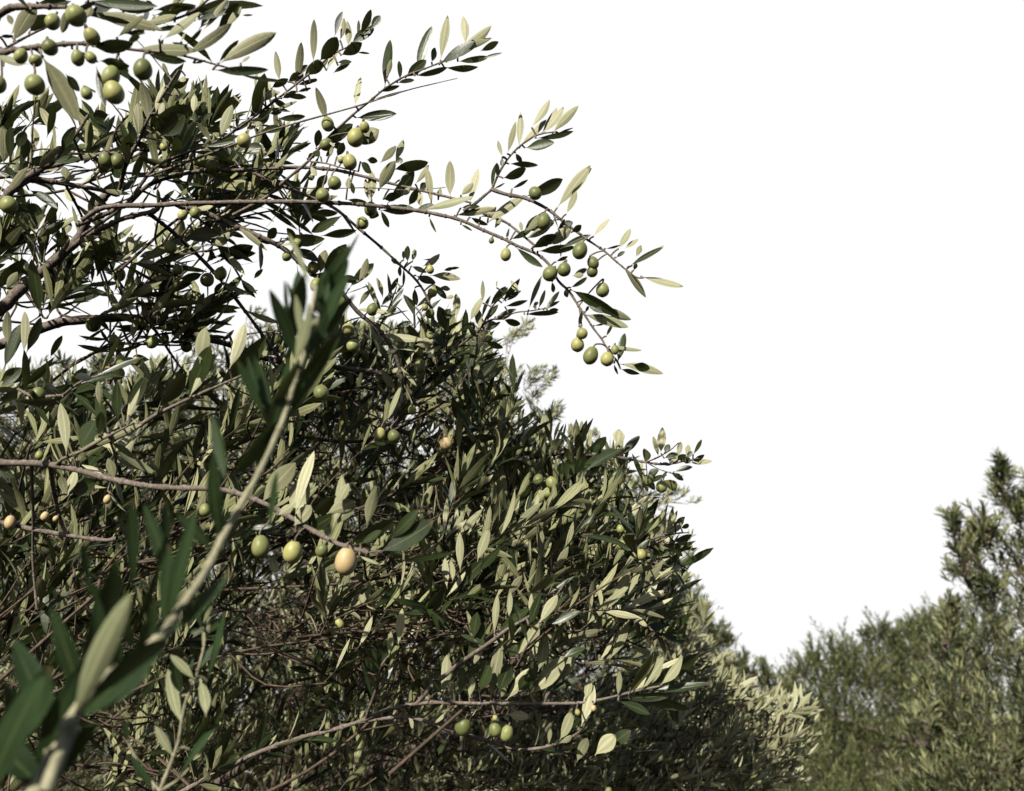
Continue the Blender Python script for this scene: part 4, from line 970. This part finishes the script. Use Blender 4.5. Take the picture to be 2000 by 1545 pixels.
# fine shoots against the sky on the upper right edge
for poly, cnt in (([(960, 660), (1045, 620), (1050, 640), (980, 700)], 7), ([(990, 740), (1010, 710), (1090, 720), (1085, 745), (1010, 770)], 11), ([(1010, 800), (1040, 760), (1095, 765), (1100, 830), (1050, 860)], 14),
                  ([(480, 690), (480, 600), (520, 590), (530, 640), (600, 690), (560, 720)], 12), ([(1240, 990), (1260, 940), (1370, 960), (1360, 985), (1290, 1010)], 9), ([(1090, 850), (1100, 830), (1170, 840), (1180, 870)], 6)):
    grow(T2, poly, cnt*2, 3.0, 3.3, .09, VAR_MID, M_LEAF2, 1, anchor=np.array([-.3, 3.4, 1.8]), rt=2.5, wood_r=.0012, scale=.62, lean=(.6, .5, 0), spread=.35)

# ================================================================== DISTANT TREES
def far_tree(loc, h, r, blobs, dens, leafs, label, mat=M_LEAFF, group='olive trees at the far side', lod=VAR_FAR, lnf=.2):
    """blobs: (px, py, depth, rx m, rz m) ellipsoids of foliage"""
    limbs = [tuple(P(b[0], b[1], b[2]) - ZUP*(b[4]*.7)) for b in blobs[:5]]
    T = simple_tree_base(loc, h, r, limbs)
    tag(T, label, 'olive tree', group)
    for i, (bx, by, bd, rx, rz) in enumerate(blobs):
        LB, WB = Buf(), Buf()
        c = P(bx, by, bd)
        n = max(14, int(dens*(rx*rz)**.75*200))
        u = nrm(rng.normal(0, 1, (n, 3)))
        rr = rng.uniform(0, 1, n)**.45
        lump = 1 + .22*np.sin(3.1*u[:, 0]+i)*np.cos(2.7*u[:, 2]+2*i)
        p = c + u*rr[:, None]*lump[:, None]*np.array([rx, rx, rz])
        d = nrm(u*np.array([.4, .4, .2]) + ZUP*.85 + rng.normal(0, .28, (n, 3)))
        L = min(lnf, .5*rx + .5*rz + .02)*r_(n, .6, 1.4)
        p = p - ZUP*L[:, None]*.8
        k = 6
        for _ in range(k):               # limbs inside the clump
            a = c + rng.normal(0, .15, 3)*np.array([rx, rx, rz]) - ZUP*rz*.7
            e = p[rng.integers(0, n)]
            tube(WB, smooth([a, (a+e)/2+rng.normal(0, .08, 3)*rx, e]), np.linspace(.006, .002, 9), 5)
        place_sprigs(LB, WB, lod, p, d, L, np.full(n, leafs), .0016, 3, .15)
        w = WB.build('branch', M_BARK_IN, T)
        LB.build('leaves', mat, w)
    return T

D7 = 5.4
far_tree((-2.0, 5.6, 0), 3.0, .17, [
    (150, 950, D7, .95, .55), (500, 930, D7, .85, .50), (850, 1110, D7, .70, .40), (50, 1250, D7-.2, .95, .75), (400, 1250, D7-.2, .95, .75), (750, 1300, D7-.2, .95, .75), (1100, 1330, D7-.2, .75, .65),
    (200, 1550, D7-.4, 1.2, .7), (700, 1560, D7-.4, 1.2, .7), (1200, 1540, D7-.4, .9, .55), (1060, 1130, D7, .45, .45), (-100, 1000, D7, .8, .7), (330, 790, D7, .45, .18), (560, 780, D7, .35, .15)],
    5.0, .95, 'olive tree deep behind the left hand crowns, seen only through their gaps', lnf=.2)
# right hand tree with plumes rising at the frame edge
D5 = 5.2
far_tree((3.2, 4.9, 0), 3.0, .16, [
    (2010, 1180, D5, .30, .42), (1990, 1380, D5-.1, .42, .45), (1900, 1480, D5-.2, .34, .40), (1985, 1560, D5-.4, .55, .35), (2160, 1300, D5, .55, .8), (2080, 1100, D5+.1, .25, .35),
    (1930, 1200, D5, .12, .18), (1870, 1300, D5, .17, .22), (1840, 1390, D5-.1, .13, .22), (1985, 1080, D5, .08, .16), (1935, 1125, D5, .06, .12), (2010, 1040, D5, .06, .2),
    (1958, 950, D5, .03, .17), (1955, 915, D5, .012, .09), (1978, 985, D5, .02, .10), (1900, 1060, D5, .02, .12), (1930, 1040, D5, .02, .12), (1915, 1015, D5, .035, .13), (1885, 1060, D5, .035, .13), (1862, 1020, D5, .025, .09), (1880, 1090, D5, .05, .1),
    (2010, 960, D5, .03, .12), (1850, 1180, D5, .03, .08), (1840, 1230, D5, .05, .1), (1810, 1330, D5, .04, .12), (1805, 1395, D5-.2, .04, .08), (1890, 1120, D5+.1, .08, .12), (1850, 1540, D5-.3, .2, .25)],
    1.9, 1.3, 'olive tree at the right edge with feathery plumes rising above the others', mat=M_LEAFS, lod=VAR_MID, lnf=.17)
# small one in front-left of the far row
D3 = 6.8
far_tree((1.35, 6.9, 0), 2.6, .13, [
    (1340, 1300, D3, .35, .45), (1420, 1380, D3, .40, .36), (1500, 1420, D3+.2, .35, .34), (1300, 1200, D3, .22, .3), (1480, 1520, D3, .6, .35), (1380, 1240, D3, .14, .18), (1355, 1160, D3, .07, .16), (1395, 1225, D3, .06, .12), (1300, 1440, D3, .5, .5),
    (1430, 1305, D3, .14, .10), (1500, 1325, D3+.1, .13, .1), (1418, 1245, D3, .025, .06), (1452, 1290, D3, .02, .1), (1492, 1300, D3, .018, .09), (1470, 1305, D3, .05, .07), (1525, 1345, D3+.2, .1, .15), (1372, 1195, D3, .03, .1)],
    4.6, .85, 'olive tree just right of the near crown, low and rounded with thin vertical shoots')
# middle of the far row
D4 = 9.5
far_tree((5.1, 9.3, 0), 3.0, .17, [
    (1640, 1370, D4, .75, .55), (1760, 1360, D4, .70, .65), (1600, 1450, D4-.3, .7, .5), (1740, 1480, D4-.3, .9, .5), (1580, 1330, D4, .32, .30), (1700, 1290, D4, .4, .35), (1570, 1290, D4, .08, .22), (1622, 1260, D4, .10, .30), (1612, 1300, D4, .2, .2),
    (1655, 1265, D4, .10, .32), (1590, 1270, D4, .06, .18), (1715, 1215, D4, .09, .18), (1725, 1240, D4, .2, .1), (1690, 1240, D4, .03, .12), (1740, 1235, D4, .05, .12), (1545, 1315, D4, .07, .18), (1850, 1500, D4-.5, .6, .5), (1560, 1530, D4-.8, .7, .4), (1535, 1380, D4, .25, .35), (1780, 1245, D4, .2, .15), (1700, 1560, D4-1, .8, .35)],
    3.0, 1.05, 'broad olive tree in the middle distance with uneven pointed top', lnf=.24)
# behind, right
D6 = 12.5
far_tree((9.0, 12.2, 0), 3.6, .19, [
    (1830, 1330, D6, 1.0, .8), (1900, 1250, D6, .7, .7), (1760, 1300, D6, .5, .5), (1820, 1240, D6, .45, .35), (1795, 1225, D6, .2, .2), (1835, 1205, D6, .2, .22), (1812, 1200, D6, .05, .25), (1930, 1180, D6, .3, .3), (1770, 1230, D6, .12, .15), (1860, 1205, D6, .15, .2)],
    2.4, 1.3, 'tallest olive tree of the back row, mostly hidden behind the right hand one', lnf=.28)
D8 = 17.0
far_tree((7.5, 16.5, 0), 3.4, .2, [
    (1500, 1440, D8, 1.2, .9), (1600, 1420, D8, 1.2, 1.0), (1720, 1400, D8, 1.3, 1.1), (1850, 1400, D8, 1.3, 1.2), (1980, 1400, D8, 1.3, 1.3), (1560, 1560, D8, 1.5, 1.0), (1750, 1560, D8, 1.6, 1.0), (1930, 1560, D8, 1.6, 1.0), (1420, 1500, D8, 1.0, 1.0)],
    1.3, 1.7, 'farthest olive tree, filling the gaps low down between the trunks', lnf=.32)
#END
print('meshes', len(bpy.data.meshes), 'objects', len(bpy.data.objects), 'faces', sum(len(m.polygons) for m in bpy.data.meshes))
